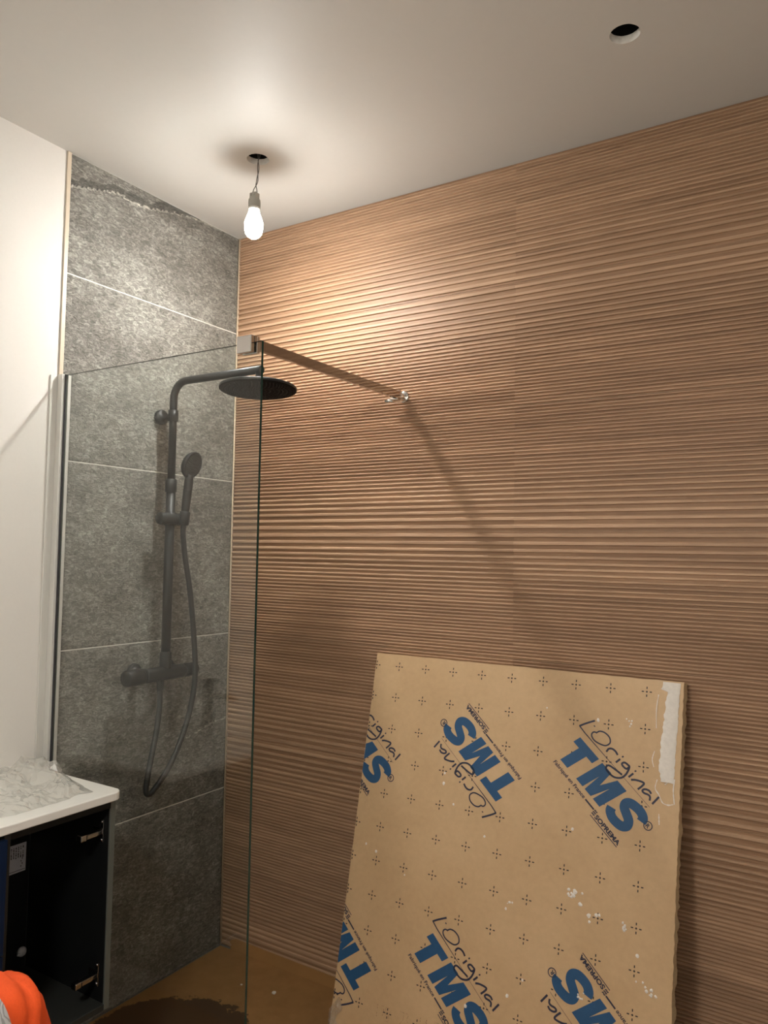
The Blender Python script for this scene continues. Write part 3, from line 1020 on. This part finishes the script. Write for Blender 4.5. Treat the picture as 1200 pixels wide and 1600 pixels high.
def logo(u0, v0, flipped):
    ang = ANG+(PI if flipped else 0)
    e = (math.cos(ang), math.sin(ang))
    nn = (e[1], -e[0])
    def tf(s, n):
        return (u0+s*e[0]+n*nn[0], BH-(v0+s*e[1]+n*nn[1]))
    bm = bmesh.new()
    sh = 0.20
    B, T = -0.1055, -0.0185
    def up(pts):
        return [(x+sh*(y-B), y) for x, y in pts]
    # T
    poly(bm, up([(0.0065, T), (0.0065, T-0.0235), (0.0835, T-0.0235), (0.0835, T)]), 0, tf)
    poly(bm, up([(0.0300, T-0.0235), (0.0300, B), (0.0600, B), (0.0600, T-0.0235)]), 0, tf)
    # M
    mL, mR = 0.0965, 0.1910
    mc = (mL+mR)/2
    poly(bm, up([(mL, B), (mL, T), (mL+0.035, T), (mc, B+0.040), (mR-0.035, T), (mR, T), (mR, B), (mR-0.0265, B), (mR-0.0265, T-0.032), (mc+0.012, B), (mc-0.012, B), (mL+0.0265, T-0.032), (mL+0.0265, B)]), 0, tf)
    # S
    sx, sw = 0.2025, 0.078
    sp = [(0.93, 0.70), (0.86, 0.81), (0.68, 0.875), (0.48, 0.875), (0.27, 0.825), (0.185, 0.72), (0.26, 0.60), (0.48, 0.52), (0.70, 0.44), (0.815, 0.30), (0.74, 0.175), (0.54, 0.125), (0.33, 0.13), (0.14, 0.205), (0.06, 0.31)]
    hh = (T-B)
    pts = [(sx+sw*a, B-0.003+(hh+0.006)*b) for a, b in sp]
    pts = smooth2(up(pts), 5)
    ribbon(bm, pts, [0.0255]*len(pts), 0, tf)
    # registered mark
    cx, cy, rr = 0.3050, -0.0365, 0.0108
    ribbon(bm, [(cx+rr*math.cos(2*PI*k/24), cy+rr*math.sin(2*PI*k/24)) for k in range(25)], 0.0026, 1, tf)
    text_into(bm, 'R', cx-0.0045, cy-0.0055, 0.0150, 0.0092, tf, 1, bold=0.0005)
    # underline text
    text_into(bm, 'Fabriqu\u00e9 en France', 0.0215, -0.1265, 0.0150, 0.1265, tf, 1, bold=0.0003, shear=0.12)
    poly(bm, [(0.1525, -0.1250), (0.1525, -0.1205), (0.1865, -0.1205), (0.1865, -0.1250)], 1, tf)
    text_into(bm, 'SOPREMA', 0.2015, -0.1360, 0.0170, 0.0905, tf, 1, bold=0.0007)
    poly(bm, [(0.1900, -0.1415), (0.1900, -0.1393), (0.2925, -0.1393), (0.2925, -0.1415)], 1, tf)
    # small swirl emblem in front of the maker's name
    for k in range(3):
        y = -0.1345+0.0055*k
        ribbon(bm, smooth2([(0.1885, y), (0.1915, y+0.0028), (0.1950, y+0.0008), (0.1985, y+0.0034)], 3), 0.0030, 1, tf)
    # handwritten line
    ribbon(bm, smooth2([(0.0189, 0.0454), (0.012, 0.031), (0.005, 0.015), (0.0, 0.001)], 3), 0.0052, 1, tf)
    ln = [(-0.0005, 0.002)]+[(0.275*k/12, 0.0) for k in range(1, 13)]
    ribbon(bm, ln, [max(0.0010, 0.0036*(1-k/9.0)) for k in range(13)], 1, tf)
    for key, st in HAND.items():
        pts = smooth2(st, 5) if len(st) > 2 else st
        wd = 0.0040 if key == 'O' else (0.003 if key == 'ap' else 0.0053)
        ribbon(bm, pts, wd, 1, tf)
    # clip to the face of the board
    for co, no in (((0.0008, 0, 0), (1, 0, 0)), ((BW-0.004, 0, 0), (-1, 0, 0)), ((0, 0.002, 0), (0, 1, 0)), ((0, BH-0.001, 0), (0, -1, 0))):
        bmesh.ops.bisect_plane(bm, geom=list(bm.verts)+list(bm.edges)+list(bm.faces), plane_co=co, plane_no=no, clear_inner=True)
    bmesh.ops.recalc_face_normals(bm, faces=bm.faces)
    for fc in bm.faces:
        if fc.normal.z < 0:
            fc.normal_flip()
    return link_mesh('printed_logo', bm, ['print_blue', 'print_dark'], facing)
for u0, v0, fl in [(0.709, 0.152, False), (0.481, 0.428, True), (-0.092, 0.159, False), (0.311, 0.764, False), (0.076, 1.046, True), (0.883, 1.030, True)]:
    logo(u0, v0, fl)
# cross marks on a 10 cm grid
def cross_mesh(sides):
    bm = bmesh.new()
    q = 0.0032
    poly(bm, [(-q, 0), (0, -q), (q, 0), (0, q)])
    for dx, dy in sides:
        ribbon(bm, [(dx*0.0075, dy*0.0075), (dx*0.0138, dy*0.0138)], 0.0030)
    bmesh.ops.recalc_face_normals(bm, faces=bm.faces)
    for fc in bm.faces:
        if fc.normal.z < 0:
            fc.normal_flip()
    me = bpy.data.meshes.new('printed_cross')
    bm.to_mesh(me)
    bm.free()
    me.materials.append(M['print_black'])
    return me
cross_full = cross_mesh(((1, 0), (-1, 0), (0, 1), (0, -1)))
cross_cut = cross_mesh(((1, 0), (0, 1), (0, -1)))
for i in range(0, 10):
    for j in range(0, 12):
        u, v = 0.092+0.1*(i-1)+0.0003*j, 0.040+0.1003*j-0.0005*i
        if i == 0:
            u = 0.004
        if u > BW-0.02 or v > BH-0.02:
            continue
        o = bpy.data.objects.new('printed_cross', cross_cut if i == 0 else cross_full)
        COL.objects.link(o)
        o.location = (u, BH-v, -0.0003)
        o.parent = facing
# faint stamped digits near the bottom, and two long creases
for body, u, v in (('175', 0.155, 1.063), ('23', 0.238, 1.060), ('14', 0.300, 1.056), ('0', 0.352, 1.054)):
    tf = lambda s, n, u=u, v=v: (u+s, BH-v+n)
    bm = bmesh.new()
    for q, ch in enumerate(body):
        x = q*0.017
        seg = {'1': [(0.4, 1, 0.4, 0)], '7': [(0, 1, 1, 1), (1, 1, .4, 0)], '5': [(1, 1, 0, 1), (0, 1, 0, .55), (0, .55, 1, .45), (1, .45, 1, .05), (1, 0, 0, 0)],
               '2': [(0, 1, 1, 1), (1, 1, 1, .5), (1, .5, 0, .05), (0, 0, 1, 0)], '3': [(0, 1, 1, 1), (1, 1, .4, .55), (.4, .55, 1, .4), (1, .4, 1, 0), (1, 0, 0, 0)],
               '4': [(.7, 1, 0, .3), (0, .3, 1, .3), (.7, 1, .7, 0)], '0': [(0, 1, 1, 1), (1, 1, 1, 0), (1, 0, 0, 0), (0, 0, 0, 1)]}[ch]
        for a, b, c, d in seg:
            for k in range(5):
                if (k*7+q*3+int(a*4)) % 4 == 3:
                    continue
                t0, t1 = k/5, (k+0.55)/5
                ribbon(bm, [(x+0.012*(a+(c-a)*t0), 0.036*(b+(d-b)*t0)), (x+0.012*(a+(c-a)*t1), 0.036*(b+(d-b)*t1))], 0.0012, 0, tf)
    o = link_mesh('stamped_number', bm, 'print_faint', facing)
    o['kind'] = 'stuff'
# white plaster smear at the upper right corner
random.seed(5)
bm = bmesh.new()
def smear(bm, cols_, z=0.0):
    """cols_: list of (v, u_left, u_right); makes a slightly domed rough patch"""
    rows = []
    for v, a, b in cols_:
        row = []
        for k in range(9):
            t = k/8
            u = a+(b-a)*t
            h = 0.0026*math.sin(PI*t)**0.5+0.0010*noise.noise(Vector((u*220, v*60, 0))) if 0 < k < 8 else 0.0001
            row.append(bm.verts.new((u, BH-v, PZ+z+max(0.0001, h))))
        rows.append(row)
    for r0, r1 in zip(rows[:-1], rows[1:]):
        for k in range(8):
            fc = bm.faces.new((r0[k], r1[k], r1[k+1], r0[k+1]))
            fc.smooth = True
R0 = BW-0.002
patch = []
for i in range(40):
    v = 0.004+0.262*i/39
    if v < 0.03:
        a = R0-0.052-0.1*v
    else:
        a = R0-0.040-0.012*min(1, (v-0.03)/0.16)
    a += random.uniform(-0.0022, 0.0022)
    b = R0-0.006-0.008*(v/0.26)+random.uniform(-0.001, 0.001)
    if v > 0.24:
        a += (v-0.24)*0.25
    patch.append((v, a, b))
smear(bm, patch)
for pts in ([(R0-0.062, 0.04), (R0-0.066, 0.08), (R0-0.064, 0.13)], [(R0-0.066, 0.19), (R0-0.071, 0.212), (R0-0.066, 0.232)],
            [(R0-0.056, 0.262), (R0-0.060, 0.285), (R0-0.050, 0.30), (R0-0.040, 0.318), (R0-0.026, 0.322), (R0-0.012, 0.318)], [(R0-0.012, 0.255), (R0-0.014, 0.285), (R0-0.010, 0.318)],
            [(R0-0.036, 0.272), (R0-0.026, 0.264), (R0-0.016, 0.266)], [(R0-0.048, 0.348), (R0-0.046, 0.375)]):
    pp = smooth2(pts, 6)
    ribbon(bm, pp, [0.0015+0.0045*abs(noise.noise(Vector((p[0]*90, p[1]*90, 1)))) for p in pp], 0, lambda s, n: (s, BH-n), z=0.0012)
bmesh.ops.recalc_face_normals(bm, faces=bm.faces)
for fc in bm.faces:
    if fc.normal.z < 0:
        fc.normal_flip()
link_mesh('plaster_smear', bm, 'plaster_white', board)
# plaster drips
bm = bmesh.new()
random.seed(21)
spots = [(0.852, 0.125, 0.0055), (0.762, 0.128, 0.0038), (0.610, 0.112, 0.002), (0.71, 0.43, 0.0035), (0.30, 0.345, 0.003), (0.30, 0.375, 0.004), (0.34, 0.43, 0.003), (0.05, 0.60, 0.003),
         (0.090, 0.615, 0.0035), (0.20, 0.66, 0.0022), (0.545, 0.66, 0.005), (0.535, 0.675, 0.003), (0.72, 0.585, 0.010), (0.712, 0.60, 0.006), (0.748, 0.608, 0.008), (0.782, 0.640, 0.010), (0.865, 0.65, 0.0065),
         (0.865, 0.640, 0.005), (0.90, 0.70, 0.004), (0.93, 0.765, 0.0075), (0.942, 0.78, 0.0055), (0.76, 0.835, 0.006), (0.90, 0.76, 0.002), (0.86, 0.93, 0.004), (0.60, 0.84, 0.003), (0.56, 0.89, 0.004), (0.45, 0.50, 0.003), (0.44, 0.95, 0.004)]
for u, v, s in spots:
    s *= 1.35
    if s < 0.0061:
        c = bm.verts.new((u, BH-v, PZ+0.0010))
        ring = [bm.verts.new((u+s*math.cos(a)*random.uniform(.7, 1), BH-v+s*math.sin(a)*random.uniform(.8, 1.2), PZ)) for a in [2*PI*k/9 for k in range(9)]]
        for k in range(9):
            bm.faces.new((c, ring[k], ring[(k+1) % 9]))
    else:
        for q in range(5):
            du, dv, ss = random.gauss(0, s*0.6), random.gauss(0, s*0.6), s*random.uniform(0.25, 0.6)
            c = bm.verts.new((u+du, BH-v+dv, PZ+0.0012))
            ring = [bm.verts.new((u+du+ss*math.cos(a)*random.uniform(.6, 1), BH-v+dv+ss*math.sin(a)*random.uniform(.6, 1.1), PZ)) for a in [2*PI*k/8 for k in range(8)]]
            for k in range(8):
                bm.faces.new((c, ring[k], ring[(k+1) % 8]))
sp = link_mesh('plaster_drips', bm, 'plaster_white', board)
sp['kind'] = 'stuff'
# scrap of clear film caught on the lower left edge
bm = bmesh.new()
gx, gy = 10, 30
vv = {}
for j in range(gy+1):
    v = 1.045+0.15*j/gy
    ta = min(1, (j+1)/9)
    for i in range(gx+1):
        t = i/gx
        u = -0.002+(0.052-0.018*t*0)*t*ta*(0.75+0.25*math.sin(j*0.4)) + 0.030*(1-ta)
        h = 0.003+0.010*abs(noise.noise(Vector((u*70, v*18, 4.0))))+0.006*abs(noise.noise(Vector((u*160, v*50, 9.0))))
        vv[i, j] = bm.verts.new((u, BH-v, PZ+h))
for j in range(gy):
    for i in range(gx):
        bm.faces.new((vv[i, j], vv[i, j+1], vv[i+1, j+1], vv[i+1, j]))
bmesh.ops.recalc_face_normals(bm, faces=bm.faces)
link_mesh('film_scrap', bm, 'film', board)

# ------------------------------------------------------------------ vanity
CT = 0.878                                     # countertop top
CTH = 0.022
CX, CY1, CY0 = 0.452, -0.862, -1.76
bm = bmesh.new()
rc = 0.030
pts = [(0.0, CY0), (CX, CY0)]
for k in range(9):
    a = k/8*PI/2
    pts.append((CX-rc+rc*math.cos(a), CY1-rc+rc*math.sin(a)))
pts.append((0.0, CY1))
f = bm.faces.new([bm.verts.new((x, y, CT)) for x, y in pts])
if f.normal.z < 0:
    f.normal_flip()
r = bmesh.ops.extrude_face_region(bm, geom=[f])
bmesh.ops.translate(bm, verts=[g for g in r['geom'] if isinstance(g, bmesh.types.BMVert)], vec=(0, 0, -CTH))
bmesh.ops.recalc_face_normals(bm, faces=bm.faces)
es = [e for e in bm.edges if abs(e.verts[0].co.z-e.verts[1].co.z) < 1e-6]
bmesh.ops.bevel(bm, geom=es, offset=0.003, segments=3, profile=0.5, affect='EDGES')
bmesh.ops.translate(bm, verts=bm.verts, vec=(0, 0, -CT+CTH))
top = link_mesh('countertop', bm, 'counter_white')
top.location = (0.0, 0, CT-CTH)
tag(top, 'white vanity countertop with a rounded corner on the dark cabinet', 'countertop')

VZ0, VZ1 = 0.312, CT-CTH-0.0005
van = thing('vanity_cabinet', 'dark wall-hung vanity cabinet with its door removed and hinges showing', 'cabinet', (0.2, -1.3, VZ0))
def van_box(name, dims, mats, par=None, bev=0.0006, edge=False):
    bm = bmesh.new()
    box(bm, *dims, bev=bev, seg=1)
    bmesh.ops.translate(bm, verts=bm.verts, vec=-Vector(van.location))
    if edge:
        bm.normal_update()
        for fc in bm.faces:
            fc.material_index = 1 if fc.normal.x > 0.9 else 0
    return link_mesh(name, bm, mats, par or van)
VX = 0.432
PYR0, PYR1 = -0.888, -0.872
van_box('side_panel', (-0.0028, VX, PYR0, PYR1, VZ0, VZ1), ['cabinet_edge'])
van_box('lining', (0.09, VX-0.004, PYR0-0.0015, PYR0-0.0003, VZ0+0.017, VZ1-0.001), 'cabinet_dark')
van_box('partition', (0.085, VX, -1.187, -1.171, VZ0+0.016, VZ1), 'cabinet_rail')
van_box('side_panel', (-0.0028, VX, -1.745, -1.729, VZ0, VZ1), ['cabinet_dark', 'cabinet_edge'], edge=True)
van_box('back_panel', (0.075, 0.085, -1.729, PYR0, VZ0, VZ1), 'cabinet_dark')
van_box('bottom_panel', (0.085, VX, -1.729, PYR0, VZ0, VZ0+0.016), 'cabinet_rail')
van_box('top_rail', (0.36, VX, -1.171, PYR0, VZ1-0.022, VZ1), 'cabinet_dark')
van_box('drawer_front', (VX+0.001, VX+0.019, -1.742, -1.190, VZ0+0.272, VZ1-0.012), 'blue_film')
van_box('drawer_front', (VX+0.001, VX+0.019, -1.742, -1.190, VZ0+0.002, VZ0+0.268), 'blue_film')
# hinges on the inside of the side panel
for hz in (0.770, 0.398):
    bm = bmesh.new()
    y0 = PYR0-0.0016
    box(bm, 0.372, 0.410, y0-0.004, y0, hz-0.008, hz+0.008, bev=0.001)
    box(bm, 0.398, 0.410, y0-0.003, y0, hz-0.030, hz+0.030, bev=0.001)
    lathe(bm, [(0.0, 0.0), (0.004, 0.0), (0.004, 0.0045), (0.0, 0.0050)], (0.404, y0, hz+0.024), axis=(0, -1, 0), seg=12)
    lathe(bm, [(0.0, 0.0), (0.004, 0.0), (0.004, 0.0045), (0.0, 0.0050)], (0.404, y0, hz-0.024), axis=(0, -1, 0), seg=12)
    bmesh.ops.translate(bm, verts=bm.verts, vec=-Vector(van.location))
    hg = link_mesh('hinge', bm, 'steel_dull', van)
    bm = bmesh.new()
    box(bm, 0.394, 0.408, y0-0.058, y0-0.003, hz-0.009, hz+0.003, bev=0.002)
    box(bm, 0.391, 0.411, y0-0.072, y0-0.052, hz-0.011, hz+0.006, bev=0.003)
    box(bm, 0.4075, 0.4095, y0-0.050, y0-0.020, hz-0.0075, hz+0.0015)
    bmesh.ops.translate(bm, verts=bm.verts, vec=-Vector(van.location))
    link_mesh('hinge_arm', bm, 'steel_dull', hg)
# printed white sticker (the square code is left out) and the plastic cap on the back panel
st = van_box('sticker', (0.0852, 0.0857, -0.952, -0.899, 0.598, 0.678), 'sticker_white', bev=0)
bm = bmesh.new()
random.seed(9)
for k in range(6):
    y = -0.946+k*0.0072
    zz = 0.670
    while zz > 0.640:
        l = random.uniform(0.002, 0.008)
        if y < -0.918 or random.random() < 0.6:
            box(bm, 0.0857, 0.0859, y, y+0.0030, zz-l, zz)
        zz -= l+random.uniform(0.001, 0.003)
box(bm, 0.0857, 0.0859, -0.950, -0.901, 0.6030, 0.6045)
for k in range(4):
    box(bm, 0.0857, 0.0859, -0.915+0.0035*(k % 2), -0.9125+0.0035*(k % 2), 0.612+0.007*k, 0.616+0.007*k)
bmesh.ops.translate(bm, verts=bm.verts, vec=-Vector(van.location))
link_mesh('sticker_print', bm, 'sticker_ink', st)
bm = bmesh.new()
lathe(bm, [(0.0, 0.0), (0.0135, 0.0), (0.0135, 0.006), (0.010, 0.011), (0.0, 0.012)], (0.0853, -0.902, 0.372), axis=(1, 0, 0), seg=20)
lathe(bm, [(0.0, 0.0), (0.003, 0.0), (0.0025, 0.022), (0.0, 0.022)], (0.0900, -0.902, 0.372), axis=(0.5, -1, 0), seg=10)
bmesh.ops.translate(bm, verts=bm.verts, vec=-Vector(van.location))
link_mesh('fixing_cap', bm, 'plastic_cap', van)

# black basin mixer (seen only as its reflection in the glass)
fa_ = thing('basin_faucet', 'black basin tap seen as a reflection in the glass panel', 'faucet', (0.085, -1.385, CT))
bm = bmesh.new()
lathe(bm, [(0.0, 0.0), (0.026, 0.0), (0.026, 0.005), (0.0195, 0.008), (0.0195, 0.155), (0.017, 0.158), (0.0, 0.158)], (0, 0, 0.0002), seg=28)
link_mesh('tap_body', bm, 'black_matte', fa_)
bm = bmesh.new()
tube(bm, [(0.012, 0, 0.112), (0.09, 0, 0.118), (0.115, 0, 0.116), (0.122, 0, 0.104)], [0.012, 0.0115, 0.0115, 0.010], seg=16)
link_mesh('spout', bm, 'black_matte', fa_)
bm = bmesh.new()
lathe(bm, [(0.0, 0.158), (0.0185, 0.159), (0.0185, 0.172), (0.016, 0.175), (0.0, 0.175)], (0, 0, 0), seg=28)
box(bm, 0.0, 0.055, -0.005, 0.005, 0.168, 0.174, bev=0.002)
link_mesh('lever', bm, 'black_matte', fa_)

# crumpled clear plastic bag on the countertop
def make_bag():
    rnd = random.Random(4)
    bm = bmesh.new()
    NX, NY = 30, 40
    X0, X1 = 0.012, 0.405
    Y0, Y1 = -1.335, -0.882
    def mound(x, y, cx, cy, rx, ry, hh):
        q = math.hypot((x-cx)/rx, (y-cy)/ry)
        t_ = max(0.0, min(1.0, (1.2-q)/0.6))
        return hh*t_*t_*(3-2*t_)
    vv = {}
    for i in range(NX+1):
        for j in range(NY+1):
            a, b = i/NX, j/NY
            x = X0+(X1-X0)*a
            y = Y0+(Y1-Y0)*b
            env = max(0.0, min(a/0.06, (1-a)/0.09, (1-b)/0.07, b/0.05, 1.0))**0.6
            lump = max(mound(x, y, 0.18, -0.930, 0.11, 0.050, 0.050), mound(x, y, 0.32, -0.945, 0.075, 0.045, 0.020), mound(x, y, 0.13, -1.06, 0.12, 0.10, 0.034),
                       mound(x, y, 0.27, -1.13, 0.13, 0.16, 0.014), mound(x, y, 0.15, -1.26, 0.13, 0.10, 0.022))
            low = 0.5+0.5*noise.noise(Vector((x*16, y*16, 3.3)))
            h = 0.0012+env*(lump*(0.45+0.45*low+0.35*rnd.random())+0.010*rnd.random()**2)
            x += rnd.uniform(-0.45, 0.45)*(X1-X0)/NX*env
            y += rnd.uniform(-0.45, 0.45)*(Y1-Y0)/NY*env
            if a > 0.6 and b > 0.5:
                y -= 0.10*(a-0.6)*(b-0.5)*2
            if a > 0.85:
                x -= 0.020*abs(noise.noise(Vector((y*14, 1.0, 5.0))))
            vv[i, j] = bm.verts.new((min(max(x, 0.006), CX-0.014), min(y, CY1-0.006), max(0.0008, h)))
    for i in range(NX):
        for j in range(NY):
            q = (vv[i, j], vv[i+1, j], vv[i+1, j+1], vv[i, j+1])
            if rnd.random() < 0.5:
                bm.faces.new((q[0], q[1], q[2]))
                bm.faces.new((q[0], q[2], q[3]))
            else:
                bm.faces.new((q[0], q[1], q[3]))
                bm.faces.new((q[1], q[2], q[3]))
    bmesh.ops.recalc_face_normals(bm, faces=bm.faces)
    o = link_mesh('plastic_bag', bm, 'film')
    o.location = (0, 0, CT)
    tag(o, 'crumpled clear plastic bag lying on the white countertop', 'plastic bag')
make_bag()

# ------------------------------------------------------------------ kneeling worker in the lower left corner
def make_person():
    J = {}
    def j(n, co, r, to=None):
        J[n] = (Vector(co), r, to)
    S = (0, 0, 0)
    j('pelvis', (1.18, -1.62, 0.36), (0.155, 0.125))
    j('belly', (1.06, -1.60, 0.45), (0.150, 0.120), 'pelvis')
    j('chest', (0.90, -1.56, 0.535), (0.165, 0.120), 'belly')
    j('upper', (0.79, -1.535, 0.580), (0.120, 0.100), 'chest')
    j('neck', (0.70, -1.530, 0.655), (0.055, 0.055), 'upper')
    j('head0', (0.655, -1.530, 0.705), (0.070, 0.075), 'neck')
    j('head1', (0.610, -1.530, 0.770), (0.078, 0.098), 'head0')
    j('head2', (0.585, -1.530, 0.835), (0.060, 0.070), 'head1')
    for s, nm in ((1, 'r'), (-1, 'l')):
        cy = -1.535
        j('clav'+nm, (0.785, cy+s*0.115, 0.610), (0.080, 0.080), 'upper')
        j('sh'+nm, (0.770, cy+s*0.185, 0.615), (0.073, 0.075), 'clav'+nm)
        j('arm'+nm, (0.735, cy+s*0.235, 0.505), (0.056, 0.056), 'sh'+nm)
        j('elb'+nm, (0.690, cy+s*0.255, 0.385), (0.047, 0.047), 'arm'+nm)
        j('fore'+nm, (0.610, cy+s*0.200, 0.335), (0.041, 0.041), 'elb'+nm)
        j('wri'+nm, (0.530, cy+s*0.130, 0.300), (0.030, 0.026), 'fore'+nm)
        j('palm'+nm, (0.490, cy+s*0.110, 0.285), (0.034, 0.018), 'wri'+nm)
        j('hip'+nm, (1.15, -1.62+s*0.10, 0.30), (0.100, 0.100), 'pelvis')
        j('thigh'+nm, (1.00, -1.62+s*0.15, 0.20), (0.082, 0.082), 'hip'+nm)
        j('knee'+nm, (0.86, -1.62+s*0.16, 0.078), (0.062, 0.060), 'thigh'+nm)
        j('calf'+nm, (1.05, -1.62+s*0.16, 0.075), (0.058, 0.056), 'knee'+nm)
        j('ank'+nm, (1.26, -1.62+s*0.15, 0.062), (0.040, 0.038), 'calf'+nm)
        j('foot'+nm, (1.36, -1.62+s*0.15, 0.050), (0.045, 0.036), 'ank'+nm)
        base = Vector((0.490, cy+s*0.110, 0.285))
        for q, (dy, ln) in enumerate(((-0.026, 0.070), (-0.009, 0.080), (0.009, 0.076), (0.026, 0.062))):
            a = base+Vector((-0.022, dy, 0.0))
            j('fa%d%s' % (q, nm), a+Vector((-0.005, 0, 0)), (0.0095, 0.0095), 'palm'+nm)
            j('fb%d%s' % (q, nm), a+Vector((-0.5*ln, 0, -0.010)), (0.0085, 0.0085), 'fa%d%s' % (q, nm))
            j('fc%d%s' % (q, nm), a+Vector((-0.8*ln, 0, -0.035)), (0.0075, 0.0075), 'fb%d%s' % (q, nm))
        j('ta'+nm, base+Vector((0.010, -s*0.034, -0.006)), (0.0110, 0.0110), 'palm'+nm)
        j('tb'+nm, base+Vector((-0.022, -s*0.052, -0.020)), (0.0095, 0.0095), 'ta'+nm)
    SHIFT = Vector((-0.029, -0.018, 0.0))
    for n_ in J:
        c_, r_, t_ = J[n_]
        up_ = 0.026 if c_.z > 0.45 else 0.0
        J[n_] = (c_+SHIFT+Vector((0, 0, up_)), r_, t_)
    names = list(J)
    me = bpy.data.meshes.new('skeleton')
    me.from_pydata([J[n][0] for n in names], [(names.index(J[n][2]), i) for i, n in enumerate(names) if J[n][2]], [])
    ob = bpy.data.objects.new('skeleton_tmp', me)
    COL.objects.link(ob)
    md = ob.modifiers.new('skin', 'SKIN')
    md.use_smooth_shade = True
    for i, n in enumerate(names):
        sv = me.skin_vertices[0].data[i]
        sv.radius = J[n][1]
        sv.use_root = (n == 'pelvis')
    ss = ob.modifiers.new('sub', 'SUBSURF')
    ss.levels = 2
    ss.render_levels = 2
    dg = bpy.context.evaluated_depsgraph_get()
    body_me = bpy.data.meshes.new_from_object(ob.evaluated_get(dg))
    bpy.data.objects.remove(ob)
    root = bpy.data.objects.new('person', None)
    COL.objects.link(root)
    root.location = (1.0, -1.6, 0.0)
    root['label'] = 'kneeling person in an orange high-visibility jacket with silver band, mostly out of frame'
    root['category'] = 'person'
    off = Vector(root.location)
    def region(p):
        # which garment covers this point
        if p.x < 0.585 and p.z < 0.40:
            return 'skin'
        if (p.x < 0.735 and p.z > 0.665 and abs(p.y+1.53) < 0.11):
            return 'skin'
        if p.x > 1.29 and p.z < 0.14:
            return 'boot'
        d = (p.x-1.06)*0.75-(p.z-0.40)*0.65
        if d > 0.0 or p.z < 0.20:
            return 'legs'
        return 'jacket'
    bm = bmesh.new()
    bm.from_mesh(body_me)
    bmesh.ops.recalc_face_normals(bm, faces=bm.faces)
    zmin = min(v.co.z for v in bm.verts)
    for v in bm.verts:
        if v.co.z < 0.004:
            v.co.z = 0.004+0.0005*random.random()
    bm.normal_update()
    for fc in bm.faces:
        fc.smooth = True
        rg = region(fc.calc_center_median())
        fc.material_index = {'skin': 0, 'legs': 1, 'boot': 2, 'jacket': 1}[rg]
    bj = bm.copy()
    bmesh.ops.translate(bm, verts=bm.verts, vec=-off)
    body = link_mesh('body', bm, ['skin', 'trousers', 'boots'], root)
    # jacket: copied upper-body surface, pushed out and wrinkled
    bmesh.ops.delete(bj, geom=[f_ for f_ in bj.faces if region(f_.calc_center_median()) != 'jacket'], context='FACES')
    bmesh.ops.subdivide_edges(bj, edges=bj.edges, cuts=2, use_grid_fill=True, smooth=0.3)
    bj.normal_update()
    for v in bj.verts:
        p = v.co
        wr = 0.006*(1-abs(noise.noise(Vector((p.x*9, p.y*16, p.z*9))))*2.0)+0.004*noise.noise(Vector((p.x*30, p.y*30, p.z*30)))
        # armhole seam ridge on both shoulders
        for s in (1, -1):
            dd = (p.y-(-1.535+s*0.180))*s-(p.z-0.65)*0.15
            wr += 0.009*math.exp(-(dd/0.009)**2)*(1 if p.z > 0.5 else 0)
            wr -= 0.007*math.exp(-((dd+0.018)/0.008)**2)*(1 if p.z > 0.5 else 0)
        v.co += v.normal*(0.012+wr)
    bj.normal_update()
    band_src = bj.copy()
    bmesh.ops.translate(bj, verts=bj.verts, vec=-off)
    jk = link_mesh('jacket', bj, 'hivis', root, smooth=True)
    # silver bands running over both shoulders
    for s in (1, -1):
        bb = band_src.copy()
        c = -1.549+s*0.104
        for co, no in (((0, c-0.024, 0), (0, 1, 0)), ((0, c+0.024, 0), (0, -1, 0)), ((1.02, 0, 0), (-1, 0, 0)), ((0.0, 0, 0.45), (0, 0, 1))):
            bmesh.ops.bisect_plane(bb, geom=list(bb.verts)+list(bb.edges)+list(bb.faces), plane_co=co, plane_no=no, clear_inner=True)
        bb.normal_update()
        for v in bb.verts:
            v.co += v.normal*0.0025
        bmesh.ops.translate(bb, verts=bb.verts, vec=-off)
        link_mesh('reflective_band', bb, 'reflective', jk, smooth=True)
    band_src.free()
    # short dark hair as a shell on the skull
    bh = bmesh.new()
    bh.from_mesh(body_me)
    bmesh.ops.delete(bh, geom=[f_ for f_ in bh.faces if not (f_.calc_center_median().z > 0.745 and f_.calc_center_median().x > 0.555 and f_.calc_center_median().x < 0.75)], context='FACES')
    bh.normal_update()
    for v in bh.verts:
        v.co += v.normal*0.010
    bmesh.ops.translate(bh, verts=bh.verts, vec=-off)
    link_mesh('hair', bh, 'hair', root, smooth=True)
    # face: eyes, nose, ears
    bf = bmesh.new()
    hc_ = Vector((0.600, -1.530, 0.775))
    face_dir = Vector((-0.80, 0, -0.35)).normalized()
    lathe(bf, [(0.0, 0.03), (0.008, 0.022), (0.014, 0.006), (0.013, -0.01)], hc_+face_dir*0.085, axis=face_dir, seg=12)
    bmesh.ops.translate(bf, verts=bf.verts, vec=-off)
    link_mesh('nose', bf, 'skin', root, smooth=True)
    for s in (1, -1):
        bf = bmesh.new()
        lathe(bf, [(0.006, -0.006), (0.024, 0.0), (0.026, 0.006), (0.015, 0.010), (0.0, 0.006)], hc_+Vector((0.01, s*0.080, -0.005)), axis=(0.2, s, 0), seg=16)
        bmesh.ops.translate(bf, verts=bf.verts, vec=-off)
        link_mesh('ear', bf, 'skin', root, smooth=True)
    for s in (1, -1):
        bf = bmesh.new()
        bmesh.ops.create_uvsphere(bf, u_segments=10, v_segments=8, radius=0.010, matrix=Matrix.Translation(hc_+face_dir*0.080+Vector((0.0, s*0.032, 0.026))))
        bmesh.ops.translate(bf, verts=bf.verts, vec=-off)
        link_mesh('eye', bf, 'sticker_white', root, smooth=True)
    bpy.data.meshes.remove(body_me)
make_person()
